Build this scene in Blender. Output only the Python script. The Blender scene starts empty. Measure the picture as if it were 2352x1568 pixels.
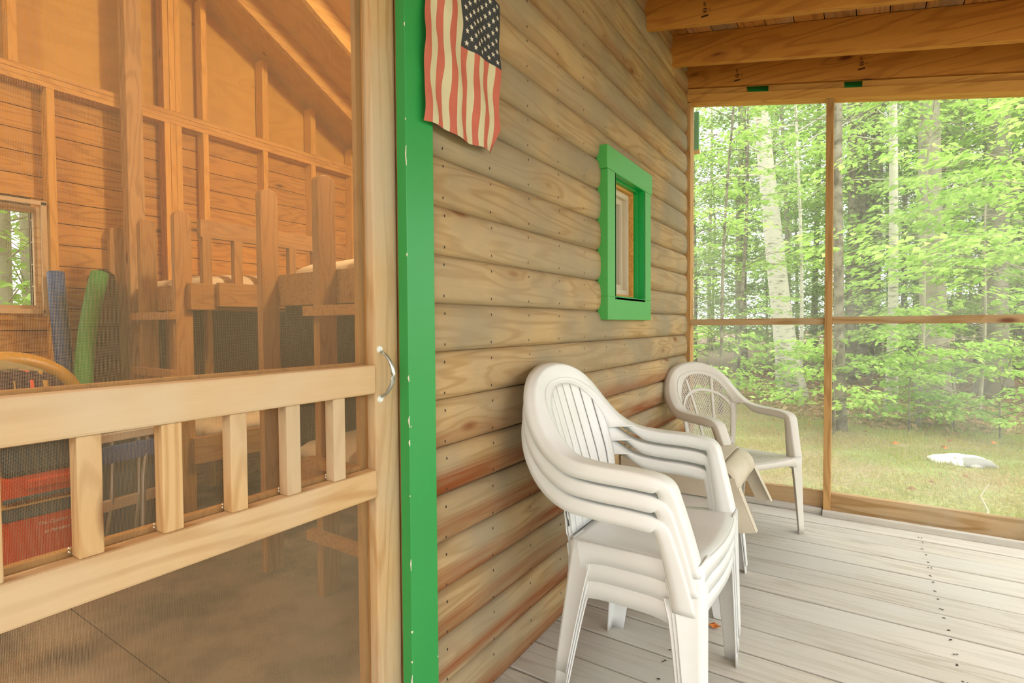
import bpy, bmesh, math, random
import numpy as np
from mathutils import Vector, Matrix
random.seed(7)
PI = math.pi
SC = bpy.context.scene
COL = SC.collection

# ------------------------------------------------------------------ camera
YAW, PITCH, ROLL = math.radians(33.05), math.radians(-1.5), math.radians(0.4)
cam = bpy.data.cameras.new('camera')
cam.sensor_fit = 'HORIZONTAL'; cam.sensor_width = 36.0
cam.lens = 1214.0 * 36.0 / 2352.0
cam.shift_y = -5.0 / 2352.0
cam.clip_start = 0.02; cam.clip_end = 300
camo = bpy.data.objects.new('camera', cam); COL.objects.link(camo)
f = Vector((-math.sin(YAW)*math.cos(PITCH), math.cos(YAW)*math.cos(PITCH), math.sin(PITCH)))
r = Vector((math.cos(YAW), math.sin(YAW), 0)); u = r.cross(f)
r2 = math.cos(ROLL)*r - math.sin(ROLL)*u; u2 = math.sin(ROLL)*r + math.cos(ROLL)*u
M = Matrix((r2, u2, -f)).transposed().to_4x4(); M.translation = Vector((0.984, 0, 1.15))
camo.matrix_world = M
SC.camera = camo

# ------------------------------------------------------------------ light and exposure
SC.view_settings.view_transform = 'Standard'; SC.view_settings.look = 'None'
SC.view_settings.gamma = 1.0; SC.view_settings.use_curve_mapping = False
SC.view_settings.exposure = 0.35
W = bpy.data.worlds.new('overcast_sky'); SC.world = W; W.use_nodes = True
bg = W.node_tree.nodes['Background']
bg.inputs[0].default_value = (0.93, 0.97, 1.0, 1); bg.inputs[1].default_value = 2.6
sl = bpy.data.lights.new('sun', 'SUN'); sl.energy = 2.6; sl.angle = math.radians(25); sl.color = (1, .95, .84)
so = bpy.data.objects.new('sun', sl); COL.objects.link(so)
so.rotation_euler = Vector((-0.55, 0.22, -0.80)).to_track_quat('-Z', 'Y').to_euler()

# ------------------------------------------------------------------ materials
def mat(name):
    m = bpy.data.materials.new(name); m.use_nodes = True
    nt = m.node_tree; b = nt.nodes['Principled BSDF']
    return m, nt, b
def N(nt, t, **k):
    n = nt.nodes.new(t)
    for a, v in k.items():
        if a == 'inp':
            for i, x in v.items(): n.inputs[i].default_value = x
        else: setattr(n, a, v)
    return n
def L(nt, a, b): nt.links.new(a, b)
def rgb(h):
    h = h.lstrip('#'); v = [int(h[i:i+2], 16)/255 for i in (0, 2, 4)]
    return tuple([(c/12.92 if c <= .04045 else ((c+.055)/1.055)**2.4) for c in v]+[1])
def math_(nt, op, a, b=None, c=None):
    n = N(nt, 'ShaderNodeMath', operation=op)
    for i, x in enumerate((a, b, c)):
        if x is None: continue
        if isinstance(x, (int, float)): n.inputs[i].default_value = x
        else: L(nt, x, n.inputs[i])
    return n.outputs[0]
def mix(nt, fac, a, b, bt='MIX'):
    n = N(nt, 'ShaderNodeMix', data_type='RGBA', blend_type=bt)
    if isinstance(fac, (int, float)): n.inputs[0].default_value = fac
    else: L(nt, fac, n.inputs[0])
    for i, x in ((6, a), (7, b)):
        if isinstance(x, tuple): n.inputs[i].default_value = x
        else: L(nt, x, n.inputs[i])
    return n.outputs[2]
def ramp(nt, fac, lo, hi):
    n = N(nt, 'ShaderNodeMapRange', clamp=True)
    n.inputs[1].default_value = lo; n.inputs[2].default_value = hi
    L(nt, fac, n.inputs[0]); return n.outputs[0]

def wood(name, c1, c2, axis='y', knots=.5, grain=1.0, gray=None, grayamt=0., rough=.75, var=.12, stain=None, fine=1.0, knotcol='#5a2e12', bump=.25, ringf=34., sx=9.0):
    """plank wood: contour grain running along one axis, knots, weathering"""
    m, nt, b = mat(name)
    tc = N(nt, 'ShaderNodeTexCoord'); oi = N(nt, 'ShaderNodeObjectInfo')
    at = N(nt, 'ShaderNodeAttribute', attribute_name='rnd')
    rn = math_(nt, 'ADD', math_(nt, 'MULTIPLY', oi.outputs['Random'], 31.7), math_(nt, 'MULTIPLY', at.outputs['Fac'], 57.3))
    comb = N(nt, 'ShaderNodeCombineXYZ'); [L(nt, rn, comb.inputs[i]) for i in range(3)]
    add = N(nt, 'ShaderNodeVectorMath', operation='ADD'); L(nt, tc.outputs['Object'], add.inputs[0]); L(nt, comb.outputs[0], add.inputs[1])
    sc = {'x': (1, sx, sx), 'y': (sx, 1, sx), 'z': (sx, sx, 1)}[axis]
    mp = N(nt, 'ShaderNodeVectorMath', operation='MULTIPLY'); mp.inputs[1].default_value = sc; L(nt, add.outputs[0], mp.inputs[0])
    # knots
    kv = N(nt, 'ShaderNodeVectorMath', operation='MULTIPLY'); kv.inputs[1].default_value = tuple(2.4 if s == 1 else 6.5 for s in sc)
    L(nt, add.outputs[0], kv.inputs[0])
    vo = N(nt, 'ShaderNodeTexVoronoi', feature='F1'); vo.inputs['Scale'].default_value = 1.0; L(nt, kv.outputs[0], vo.inputs['Vector'])
    sep = N(nt, 'ShaderNodeSeparateColor'); L(nt, vo.outputs['Color'], sep.inputs[0])
    keep = math_(nt, 'LESS_THAN', sep.outputs[0], knots)
    halo = math_(nt, 'MULTIPLY', math_(nt, 'SUBTRACT', 1.0, ramp(nt, vo.outputs['Distance'], 0.0, .42)), keep)
    core = math_(nt, 'MULTIPLY', math_(nt, 'SUBTRACT', 1.0, ramp(nt, vo.outputs['Distance'], 0.05, .13)), keep)
    # grain
    n1 = N(nt, 'ShaderNodeTexNoise'); n1.inputs['Scale'].default_value = .75; n1.inputs['Detail'].default_value = 2.5; n1.inputs['Roughness'].default_value = .5
    L(nt, mp.outputs[0], n1.inputs['Vector'])
    fld = math_(nt, 'ADD', n1.outputs['Fac'], math_(nt, 'MULTIPLY', halo, .16))
    ring = math_(nt, 'SINE', math_(nt, 'MULTIPLY', fld, ringf*2.2))
    ring = ramp(nt, ring, .1, 1.0)
    n2 = N(nt, 'ShaderNodeTexNoise'); n2.inputs['Scale'].default_value = 9*fine; n2.inputs['Detail'].default_value = 3; L(nt, mp.outputs[0], n2.inputs['Vector'])
    n3 = N(nt, 'ShaderNodeTexNoise'); n3.inputs['Scale'].default_value = 2.2; n3.inputs['Detail'].default_value = 4; L(nt, add.outputs[0], n3.inputs['Vector'])
    g = math_(nt, 'MULTIPLY', math_(nt, 'ADD', math_(nt, 'MULTIPLY', ring, .55), math_(nt, 'MULTIPLY', n2.outputs['Fac'], .6)), grain)
    col = mix(nt, g, rgb(c1), rgb(c2))
    if gray:
        gm = ramp(nt, n3.outputs['Fac'], .52-grayamt*.3, .75-grayamt*.25)
        col = mix(nt, math_(nt, 'MULTIPLY', gm, .8), col, rgb(gray))
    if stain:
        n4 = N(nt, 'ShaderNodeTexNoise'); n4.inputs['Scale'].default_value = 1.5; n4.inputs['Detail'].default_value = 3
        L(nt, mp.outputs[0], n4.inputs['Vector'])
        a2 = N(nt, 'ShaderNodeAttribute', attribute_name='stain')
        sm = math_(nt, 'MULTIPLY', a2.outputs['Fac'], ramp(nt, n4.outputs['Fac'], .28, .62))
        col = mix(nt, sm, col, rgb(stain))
    col = mix(nt, math_(nt, 'MULTIPLY', halo, .35), col, rgb(c2), 'MIX')
    col = mix(nt, math_(nt, 'MULTIPLY', core, .85), col, rgb(knotcol))
    hv = N(nt, 'ShaderNodeHueSaturation'); L(nt, col, hv.inputs['Color'])
    fr = N(nt, 'ShaderNodeTexWhiteNoise', noise_dimensions='1D'); L(nt, rn, fr.inputs['W'])
    L(nt, math_(nt, 'ADD', 1-var, math_(nt, 'MULTIPLY', fr.outputs['Value'], 2*var)), hv.inputs['Value'])
    L(nt, hv.outputs[0], b.inputs['Base Color']); b.inputs['Roughness'].default_value = rough
    b.inputs['Specular IOR Level'].default_value = .3
    bp = N(nt, 'ShaderNodeBump'); bp.inputs['Strength'].default_value = bump; bp.inputs['Distance'].default_value = .004
    L(nt, math_(nt, 'SUBTRACT', 1.0, g), bp.inputs['Height']); L(nt, bp.outputs[0], b.inputs['Normal'])
    return m

def plain(name, c, rough=.6, spec=.4, var=0., scale=6., metal=0., c2=None, bump=0., lo=.4, hi=.65):
    m, nt, b = mat(name)
    b.inputs['Roughness'].default_value = rough; b.inputs['Specular IOR Level'].default_value = spec; b.inputs['Metallic'].default_value = metal
    tc = N(nt, 'ShaderNodeTexCoord'); n = N(nt, 'ShaderNodeTexNoise'); n.inputs['Scale'].default_value = scale; n.inputs['Detail'].default_value = 5
    L(nt, tc.outputs['Object'], n.inputs['Vector'])
    if c2: col = mix(nt, ramp(nt, n.outputs['Fac'], lo, hi), rgb(c), rgb(c2))
    else:
        h = N(nt, 'ShaderNodeHueSaturation'); h.inputs['Color'].default_value = rgb(c)
        L(nt, math_(nt, 'ADD', 1-var, math_(nt, 'MULTIPLY', n.outputs['Fac'], 2*var)), h.inputs['Value']); col = h.outputs[0]
    L(nt, col, b.inputs['Base Color'])
    if bump:
        bp = N(nt, 'ShaderNodeBump'); bp.inputs['Strength'].default_value = bump; bp.inputs['Distance'].default_value = .01
        L(nt, n.outputs['Fac'], bp.inputs['Height']); L(nt, bp.outputs[0], b.inputs['Normal'])
    return m

def screen_mat(name, period, wire, col, transl=0.0, axes=(1, 2)):
    """insect screen: a woven grid of wires with open cells"""
    m, nt, b = mat(name); nt.nodes.remove(b)
    out = nt.nodes['Material Output']
    tc = N(nt, 'ShaderNodeTexCoord'); s = N(nt, 'ShaderNodeSeparateXYZ'); L(nt, tc.outputs['Object'], s.inputs[0])
    a = [math_(nt, 'LESS_THAN', math_(nt, 'FRACT', math_(nt, 'MULTIPLY', s.outputs[i], 1/period)), wire) for i in axes]
    fac = math_(nt, 'MAXIMUM', a[0], a[1])
    d = N(nt, 'ShaderNodeBsdfDiffuse'); d.inputs[0].default_value = col
    sh = d.outputs[0]
    if transl:
        t = N(nt, 'ShaderNodeBsdfTranslucent'); t.inputs[0].default_value = col
        mx = N(nt, 'ShaderNodeMixShader'); mx.inputs[0].default_value = transl; L(nt, d.outputs[0], mx.inputs[1]); L(nt, t.outputs[0], mx.inputs[2]); sh = mx.outputs[0]
    # dust caught in the mesh
    n = N(nt, 'ShaderNodeTexNoise'); n.inputs['Scale'].default_value = 2.2; n.inputs['Detail'].default_value = 5; L(nt, tc.outputs['Object'], n.inputs['Vector'])
    dust = math_(nt, 'MULTIPLY', ramp(nt, n.outputs['Fac'], .42, .75), .16)
    fac = math_(nt, 'MAXIMUM', fac, dust)
    tr = N(nt, 'ShaderNodeBsdfTransparent'); mx = N(nt, 'ShaderNodeMixShader')
    L(nt, fac, mx.inputs[0]); L(nt, tr.outputs[0], mx.inputs[1]); L(nt, sh, mx.inputs[2]); L(nt, mx.outputs[0], out.inputs[0])
    return m

def leaf_mat(name, c1, c2, tr=.5):
    m, nt, b = mat(name); nt.nodes.remove(b); out = nt.nodes['Material Output']
    at = N(nt, 'ShaderNodeAttribute', attribute_name='rnd')
    col = mix(nt, at.outputs['Fac'], rgb(c1), rgb(c2))
    d = N(nt, 'ShaderNodeBsdfDiffuse'); t = N(nt, 'ShaderNodeBsdfTranslucent'); L(nt, col, d.inputs[0]); L(nt, col, t.inputs[0])
    mx = N(nt, 'ShaderNodeMixShader'); mx.inputs[0].default_value = tr; L(nt, d.outputs[0], mx.inputs[1]); L(nt, t.outputs[0], mx.inputs[2])
    L(nt, mx.outputs[0], out.inputs[0]); return m

MT = {}
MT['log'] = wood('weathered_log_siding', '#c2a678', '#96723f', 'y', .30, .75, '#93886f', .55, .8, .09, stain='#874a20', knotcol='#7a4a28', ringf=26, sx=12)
MT['pine_z'] = wood('pine_upright', '#cfae7e', '#ad8450', 'z', .25, .8, '#c3b193', .2, .7, .05, fine=1.6)
MT['pine_y'] = wood('pine_rail', '#cfae7e', '#ad8450', 'y', .3, .85, '#cbb798', .2, .7, .05, fine=1.4, ringf=22)
MT['rafter'] = wood('fir_rafter', '#c98a38', '#9f621f', 'x', .5, .8, None, 0, .65, .05, fine=1.2, ringf=26, knotcol='#5c2c10')
MT['rafter_in'] = wood('cabin_rafter', '#cf9c4c', '#b07a34', 'y', .4, .8, None, 0, .65, .06, fine=1.2)
MT['framing_x'] = wood('framing_lumber', '#d6a050', '#b07a34', 'x', .4, .9, None, 0, .7, .06, fine=1.1, ringf=22)
MT['sill_x'] = wood('treated_sill', '#c4a67c', '#9a7746', 'x', .5, 1.0, '#b5a88c', .1, .75, .05, ringf=20, knotcol='#6b3420')
MT['framing_z'] = wood('framing_upright', '#c79c62', '#9f7440', 'z', .3, .9, None, 0, .7, .06)
MT['framing_y'] = wood('framing_plate', '#d6a250', '#b47c34', 'y', .4, .8, None, 0, .7, .05)
MT['stud'] = wood('interior_stud', '#dda548', '#bd822e', 'z', .35, .7, None, 0, .65, .06)
MT['board_in'] = wood('interior_board', '#d2963a', '#a3681e', 'y', .6, .8, None, 0, .65, .14, knotcol='#3a1c0a')
MT['ply_in'] = wood('interior_plywood', '#cd9a3e', '#b4812a', 'y', .2, .5, None, 0, .7, .05, sx=3)
MT['bunk'] = wood('bunk_pine', '#b0803f', '#8a5c28', 'z', .3, .7, None, 0, .6, .08)
MT['bunk_y'] = wood('bunk_pine_rail', '#b0803f', '#8a5c28', 'y', .35, .7, None, 0, .6, .08)
MT['deck'] = wood('weathered_deck', '#c8c2b6', '#a09786', 'x', .18, .74, '#bebbb2', .4, .85, .07, fine=1.3, ringf=24, knotcol='#94886f', sx=13)
MT['roofdeck'] = wood('roof_board', '#c8873c', '#8e5a26', 'y', .3, .9, '#9a8f7c', .15, .8, .22)
MT['floor_in'] = plain('painted_plywood_floor', '#8f7f68', .75, .3, c2='#5f5648', scale=3.2, lo=.42, hi=.62)
MT['green'] = plain('green_paint', '#2f9a4a', .38, .5, var=.06, scale=3)
MT['greenw'] = plain('green_window_paint', '#4aa74c', .4, .5, var=.05, scale=5)
MT['greenb'] = plain('bright_green_jamb', '#0b9c40', .32, .5, var=.10, scale=30)
MT['primer'] = plain('bare_primer', '#e4dccb', .7, .3, var=.1)
MT['nail'] = plain('nail_head', '#3a2f26', .6)
MT['steel'] = plain('zinc_steel', '#b7bdb6', .35, .5, metal=.85, var=.1)
MT['screw'] = plain('screw_plate', '#dfe4dc', .5)
MT['wplastic'] = plain('white_resin', '#e7e8e4', .38, .5, c2='#dcdbd2', scale=3, lo=.5, hi=.8)
MT['bplastic'] = plain('beige_resin', '#d0cabc', .42, .45, var=.04)
MT['tplastic'] = plain('tan_resin', '#cbbfa8', .45, .45, c2='#bfb197', scale=9, lo=.5, hi=.75)
MT['red'] = plain('faded_red_cloth', '#c06c58', .9, .1, var=.10, scale=30)
MT['cream'] = plain('faded_cream_cloth', '#cdc69f', .9, .1, var=.07, scale=30)
MT['navy'] = plain('faded_navy_cloth', '#454747', .9, .1, var=.10, scale=40)
MT['star'] = plain('star_print', '#dcd6c0', .9, .1)
MT['dark'] = plain('dark_gap', '#2b231b', .8)
MT['stamp'] = plain('stamp_ink', '#4a3018', .8, .2)
MT['mattress'] = plain('canvas_mattress', '#dcc79c', .85, .2, var=.08, scale=8, bump=.4)
MT['under_bunk_dark'] = plain('added_dark_sheet', '#3f3c36', .9, .1, var=.1)  # dark grey for the darkening sheet in each bunk
MT['vinyl'] = plain('vinyl_sash', '#cfc0a4', .5, .4, var=.05)
MT['blue'] = plain('blue_foam', '#2f5688', .6, .3, var=.08)
MT['gfoam'] = plain('green_foam', '#3f8a3c', .6, .3, var=.08)
MT['cam_dark'] = plain('brown_cover', '#3d2b1e', .85, .2, c2='#54402c', scale=7)
MT['orange'] = plain('orange_cooler', '#e04c22', .5, .4, var=.06)
MT['slate'] = plain('slate_cooler', '#44606c', .65, .3, var=.08, scale=12)
MT['piping'] = plain('tan_piping', '#b89a66', .6)
MT['yellow'] = plain('yellow_vinyl', '#c9971f', .4, .5, c2='#a8801e', scale=4)
MT['camo'] = plain('patterned_cover', '#a09468', .8, .2, c2='#3a3a3c', scale=6, lo=.47, hi=.53)
MT['purple'] = plain('dark_plum_strap', '#3c2f36', .8, .2)
MT['lens'] = plain('bulb_glass', '#fff4df', .3)
MT['bark_dark'] = plain('hardwood_bark', '#4e4637', .95, .1, c2='#8a826e', scale=9, bump=1.0, lo=.35, hi=.6)
MT['bark_gray'] = plain('beech_bark', '#a39a86', .9, .1, c2='#7d7564', scale=5, bump=.5, lo=.45, hi=.7)
MT['stone'] = plain('lichen_stone', '#efeee8', .95, .1, c2='#8f8c86', scale=5, bump=.6, lo=.45, hi=.55)
MT['leafA'] = leaf_mat('bright_leaves', '#98c250', '#cde584')
MT['leafB'] = leaf_mat('mid_leaves', '#82ac4c', '#b8d47a')
MT['leafC'] = leaf_mat('fine_needles', '#6c8450', '#94a46c', .4)
MT['grass'] = leaf_mat('moss_blades', '#9cab48', '#c2a67c', .4)
MT['litter'] = leaf_mat('fallen_leaf_litter', '#8f6a4a', '#c9a884', .2)
MT['dead'] = plain('orange_dead_leaf', '#c5702e', .8)
MT['twig'] = plain('pale_twig', '#c9bfa8', .9)

# birch bark: pale with dark horizontal lenticels
m, nt, b = mat('birch_bark')
tc = N(nt, 'ShaderNodeTexCoord'); mp = N(nt, 'ShaderNodeVectorMath', operation='MULTIPLY'); mp.inputs[1].default_value = (4, 4, 15)
L(nt, tc.outputs['Object'], mp.inputs[0]); n = N(nt, 'ShaderNodeTexNoise'); n.inputs['Scale'].default_value = 1.6; n.inputs['Detail'].default_value = 5
L(nt, mp.outputs[0], n.inputs['Vector'])
L(nt, mix(nt, ramp(nt, n.outputs['Fac'], .53, .72), rgb('#c9c2b0'), rgb('#5a5246')), b.inputs['Base Color']); b.inputs['Roughness'].default_value = .85
MT['birch'] = m
# clearing: moss and thin grass, leaf litter under the trees
m, nt, b = mat('clearing_ground')
tc = N(nt, 'ShaderNodeTexCoord'); s = N(nt, 'ShaderNodeSeparateXYZ'); L(nt, tc.outputs['Object'], s.inputs[0])
na = N(nt, 'ShaderNodeTexNoise'); na.inputs['Scale'].default_value = 1.3; na.inputs['Detail'].default_value = 6; L(nt, tc.outputs['Object'], na.inputs['Vector'])
nb = N(nt, 'ShaderNodeTexNoise'); nb.inputs['Scale'].default_value = 28; nb.inputs['Detail'].default_value = 6; L(nt, tc.outputs['Object'], nb.inputs['Vector'])
nd = N(nt, 'ShaderNodeTexNoise'); nd.inputs['Scale'].default_value = .5; L(nt, tc.outputs['Object'], nd.inputs['Vector'])
c = mix(nt, ramp(nt, na.outputs['Fac'], .40, .60), rgb('#98a255'), rgb('#aa8c68'))
c = mix(nt, ramp(nt, nb.outputs['Fac'], .40, .70), c, rgb('#6c7440'))
lit = mix(nt, ramp(nt, nb.outputs['Fac'], .38, .62), rgb('#b59478'), rgb('#6f5b4a'))
edge = math_(nt, 'ADD', s.outputs[1], math_(nt, 'MULTIPLY', nd.outputs['Fac'], 3.0))
c = mix(nt, ramp(nt, edge, 13.0, 13.7), c, lit)
L(nt, c, b.inputs['Base Color']); b.inputs['Roughness'].default_value = 1.0
bp = N(nt, 'ShaderNodeBump'); bp.inputs['Strength'].default_value = .8; bp.inputs['Distance'].default_value = .05; L(nt, nb.outputs['Fac'], bp.inputs['Height']); L(nt, bp.outputs[0], b.inputs['Normal'])
MT['ground'] = m
MT['doorscreen'] = screen_mat('door_insect_screen', .0018, .15, (.42, .335, .20, 1), .15)
MT['porchscreen'] = screen_mat('porch_insect_screen', 0.0022, .085, (.75, .76, .70, 1), .5, (0, 2))
MT['porchscreen_y'] = screen_mat('porch_side_screen', .0022, .07, (.75, .76, .70, 1), .5, (1, 2))
# clear window glass
m, nt, b = mat('window_glass'); nt.nodes.remove(b)
g = N(nt, 'ShaderNodeBsdfGlossy'); g.inputs['Roughness'].default_value = .02; t = N(nt, 'ShaderNodeBsdfTransparent'); t.inputs[0].default_value = (.9, .92, .9, 1)
fr = N(nt, 'ShaderNodeFresnel'); mx = N(nt, 'ShaderNodeMixShader'); L(nt, fr.outputs[0], mx.inputs[0]); L(nt, t.outputs[0], mx.inputs[1]); L(nt, g.outputs[0], mx.inputs[2])
L(nt, mx.outputs[0], nt.nodes['Material Output'].inputs[0]); MT['glass'] = m
m, nt, b = mat('fill_bulb'); b.inputs['Emission Color'].default_value = (1, .9, .75, 1); b.inputs['Emission Strength'].default_value = 8; MT['bulb'] = m

# ------------------------------------------------------------------ builders
def tag(o, label=None, cat=None, group=None, kind=None):
    if label: o['label'] = label
    if cat: o['category'] = cat
    if group: o['group'] = group
    if kind: o['kind'] = kind
    return o
def empty(name, loc=(0, 0, 0), rz=0., label=None, cat=None, group=None, kind=None):
    o = bpy.data.objects.new(name, None); COL.objects.link(o); o.location = loc; o.rotation_euler = (0, 0, rz); o.empty_display_size = .1
    return tag(o, label, cat, group, kind)
class MB:
    """collects shapes, then links them as one mesh object"""
    def __init__(s): s.v = []; s.f = []; s.m = []; s.r = []; s.cur = 0; s.rn = 0.
    def add(s, vs, fs):
        k = len(s.v); s.v += [tuple(p) for p in vs]
        for q in fs: s.f.append(tuple(k+i for i in q)); s.m.append(s.cur); s.r.append(s.rn)
    def box(s, a, b):
        x0, y0, z0 = a; x1, y1, z1 = b
        s.add([(x0,y0,z0),(x1,y0,z0),(x1,y1,z0),(x0,y1,z0),(x0,y0,z1),(x1,y0,z1),(x1,y1,z1),(x0,y1,z1)],
              [(0,3,2,1),(4,5,6,7),(0,1,5,4),(1,2,6,5),(2,3,7,6),(3,0,4,7)]); return s
    def hexa(s, p):  # 8 points: bottom loop then top loop
        s.add(p, [(0,3,2,1),(4,5,6,7),(0,1,5,4),(1,2,6,5),(2,3,7,6),(3,0,4,7)]); return s
    def prism(s, poly, vec):
        n = len(poly); P = [Vector(p) for p in poly]; Q = [p+Vector(vec) for p in P]
        s.add(P+Q, [tuple(range(n))[::-1], tuple(range(n, 2*n))]+[(i, (i+1) % n, n+(i+1) % n, n+i) for i in range(n)]); return s
    def tube(s, pts, rad, n=8, cap=True):
        P = [Vector(p) for p in pts]
        if not hasattr(rad, '__len__'): rad = [rad]*len(P)
        rings = []
        up = Vector((0, 0, 1))
        for i, p in enumerate(P):
            d = (P[min(i+1, len(P)-1)]-P[max(i-1, 0)]).normalized()
            a = d.cross(up)
            if a.length < 1e-3: a = d.cross(Vector((1, 0, 0)))
            a.normalize(); bb = d.cross(a).normalized()
            rings += [p+(a*math.cos(t)+bb*math.sin(t))*rad[i] for t in [2*PI*k/n for k in range(n)]]
        fs = []
        for i in range(len(P)-1):
            for k in range(n): fs.append((i*n+k, i*n+(k+1) % n, (i+1)*n+(k+1) % n, (i+1)*n+k))
        if cap: fs += [tuple(range(n))[::-1], tuple(range((len(P)-1)*n, len(P)*n))]
        s.add(rings, fs); return s
    def grid(s, rows):
        n = len(rows[0]); vs = [p for r_ in rows for p in r_]
        s.add(vs, [(i*n+j, i*n+j+1, (i+1)*n+j+1, (i+1)*n+j) for i in range(len(rows)-1) for j in range(n-1)]); return s
    def build(s, name, mt, parent=None, bev=0., smooth=False, solid=0., sub=0, loc=None, off=0.):
        me = bpy.data.meshes.new(name); me.from_pydata(s.v, [], s.f)
        for x in (mt if isinstance(mt, (list, tuple)) else [mt]): me.materials.append(MT[x])
        me.polygons.foreach_set('material_index', s.m)
        if any(s.r):
            a = me.attributes.new('rnd', 'FLOAT', 'FACE'); a.data.foreach_set('value', s.r)
        if smooth: me.polygons.foreach_set('use_smooth', [True]*len(me.polygons))
        bm = bmesh.new(); bm.from_mesh(me); bmesh.ops.recalc_face_normals(bm, faces=bm.faces); bm.to_mesh(me); bm.free()
        me.update()
        o = bpy.data.objects.new(name, me); COL.objects.link(o)
        if parent: o.parent = parent
        if loc: o.location = loc
        if solid:
            md = o.modifiers.new('thickness', 'SOLIDIFY'); md.thickness = solid; md.offset = off
        if bev:
            md = o.modifiers.new('bevel', 'BEVEL'); md.width = bev; md.segments = 2; md.limit_method = 'ANGLE'
        if sub:
            md = o.modifiers.new('sub', 'SUBSURF'); md.levels = sub; md.render_levels = sub
        return o
def box(name, a, b, mt, parent=None, bev=.002, **k): return MB().box(a, b).build(name, mt, parent, bev, **k)
def copy_tree(o, parent=None):
    c = o.copy(); COL.objects.link(c); c.parent = parent
    for ch in list(o.children): copy_tree(ch, c)
    return c
def S(o): o['kind'] = 'structure'; return o

# ================================================================== STRUCTURE
E_ = .1354; Z0 = .264 - 2*E_      # siding courses: exposure and first seam
def zsl(x): return 2.742 - .196*x  # rafter undersides fall away from the wall
YEND = 3.70
# --- log siding
def log_wall():
    mb = MB(); st = []
    def strip(y0, y1, z0, z1, k, rnd):
        n = 12; prof = []
        for i in range(n+1):
            t = i/n; zz = z0+E_*t
            prof.append((.003+.023*math.sqrt(max(0, 1-abs(2*t-1)**2.9*.98)), zz))
        prof[0] = (-.004, z0); prof.append((-.004, z0+E_))
        prof = [(x, min(max(z, z0), z0+E_)) for x, z in prof]
        if z1 < z0+E_-1e-4 or z0 < 0 and False:
            prof = [p for p in prof if p[1] <= z1]+[(-.004, z1)]
        ny = max(2, int((y1-y0)/.12))
        mb.rn = rnd
        k0 = len(mb.f)
        rows = [[(x, y0+(y1-y0)*j/ny, z) for x, z in prof] for j in range(ny+1)]
        mb.grid(rows)
        st.extend([k]*(len(mb.f)-k0))
        mb.add([(x, y0, z) for x, z in prof], [tuple(range(len(prof)))]); st.append(k)
        mb.add([(x, y1, z) for x, z in prof], [tuple(range(len(prof)))]); st.append(k)
    for k in range(23):
        z0 = Z0+k*E_; zc = z0+E_/2
        segs = [(1.0, YEND-.005)] if z0 < 2.05 else [(-3.2, YEND-.005)]
        if z0 < 2.05: segs.append((-3.2, -.06))
        out = []
        for a, b_ in segs:
            if a < 2.24 < b_ and zc > 1.19 and zc < 1.93: out += [(a, 2.235), (2.76, b_)]
            else: out.append((a, b_))
        for a, b_ in out: strip(a, b_, z0, z0+E_, zc, random.random()+.01)
    # nails
    mb.cur = 1; mb.rn = 0
    for k in range(0, 23):
        for j in range(-12, 11):
            y = 1.36+j*.2265+random.uniform(-.004, .004)
            if y > 3.68 or y < -3.1: continue
            if -.06 < y < 1.06 and Z0+k*E_ < 2.05: continue
            for dz in (.022, .108):
                z = Z0+k*E_+dz
                if 2.17 < y < 2.84 and 1.15 < z < 1.97: continue
                t = dz/E_; xx = .003+.023*math.sqrt(max(0, 1-abs(2*t-1)**2.9*.98))+.0008
                mb.add([(xx, y+.0035*math.cos(a)*.8, z+.0045*math.sin(a)) for a in [2*PI*q/6 for q in range(6)]], [tuple(range(6))]); st.append(0)
    o = mb.build('wall_left', ['log', 'nail'])
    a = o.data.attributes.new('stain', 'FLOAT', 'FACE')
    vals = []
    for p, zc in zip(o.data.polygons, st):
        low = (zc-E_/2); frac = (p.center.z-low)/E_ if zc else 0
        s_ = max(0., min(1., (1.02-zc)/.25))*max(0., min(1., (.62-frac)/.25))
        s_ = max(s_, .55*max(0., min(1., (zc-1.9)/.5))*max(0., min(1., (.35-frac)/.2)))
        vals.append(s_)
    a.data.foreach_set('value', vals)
    for p in o.data.polygons: p.use_smooth = len(p.vertices) == 4
    return S(o)
wl = log_wall()
# wall core behind the siding, with door and window openings
mb = MB()
for y0, y1, z0, z1 in ((1.0, 2.28, -.02, 3.1), (2.71, 3.70, -.02, 3.1), (2.28, 2.71, -.02, 1.26), (2.28, 2.71, 1.86, 3.1), (-3.2, -.06, -.02, 3.1), (-.06, 1.0, 2.04, 3.1)):
    mb.box((-.09, y0, z0), (-.004, y1, z1))
S(mb.build('wall_right', 'board_in'))
# --- porch deck
mb = MB(); y = 3.152+.1685*3; k = 0
ys = [3.152+.1685*j for j in range(-38, 4)]
for y0 in ys:
    y1 = min(y0+.1685-.008, 3.72)
    if y1 <= y0: continue
    mb.rn = random.random()+.01
    x1 = 2.5
    n = 12; zt = random.uniform(-.0015, .0015)
    mb.box((-.02, y0, -.03), (x1, y1, zt))
fl = S(mb.build('floor', 'deck', bev=.004))
mb = MB(); mb.cur = 0
for y0 in ys:
    for x in (.45, .455, 1.28, 1.285, 2.1):
        for dy in (.035, .13):
            yy = y0+dy+random.uniform(-.006, .006); xx = x+random.uniform(-.008, .008)
            if yy > 3.6: continue
            mb.add([(xx+.004*math.cos(a), yy+.004*math.sin(a), .0025) for a in [2*PI*q/6 for q in range(6)]], [tuple(range(6))])
o = mb.build('nail_heads', 'nail', fl); o['kind'] = 'stuff'
S(box('trim_2', (-.1, -3.2, -.35), (2.5, 3.76, -.032), 'framing_x'))
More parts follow.
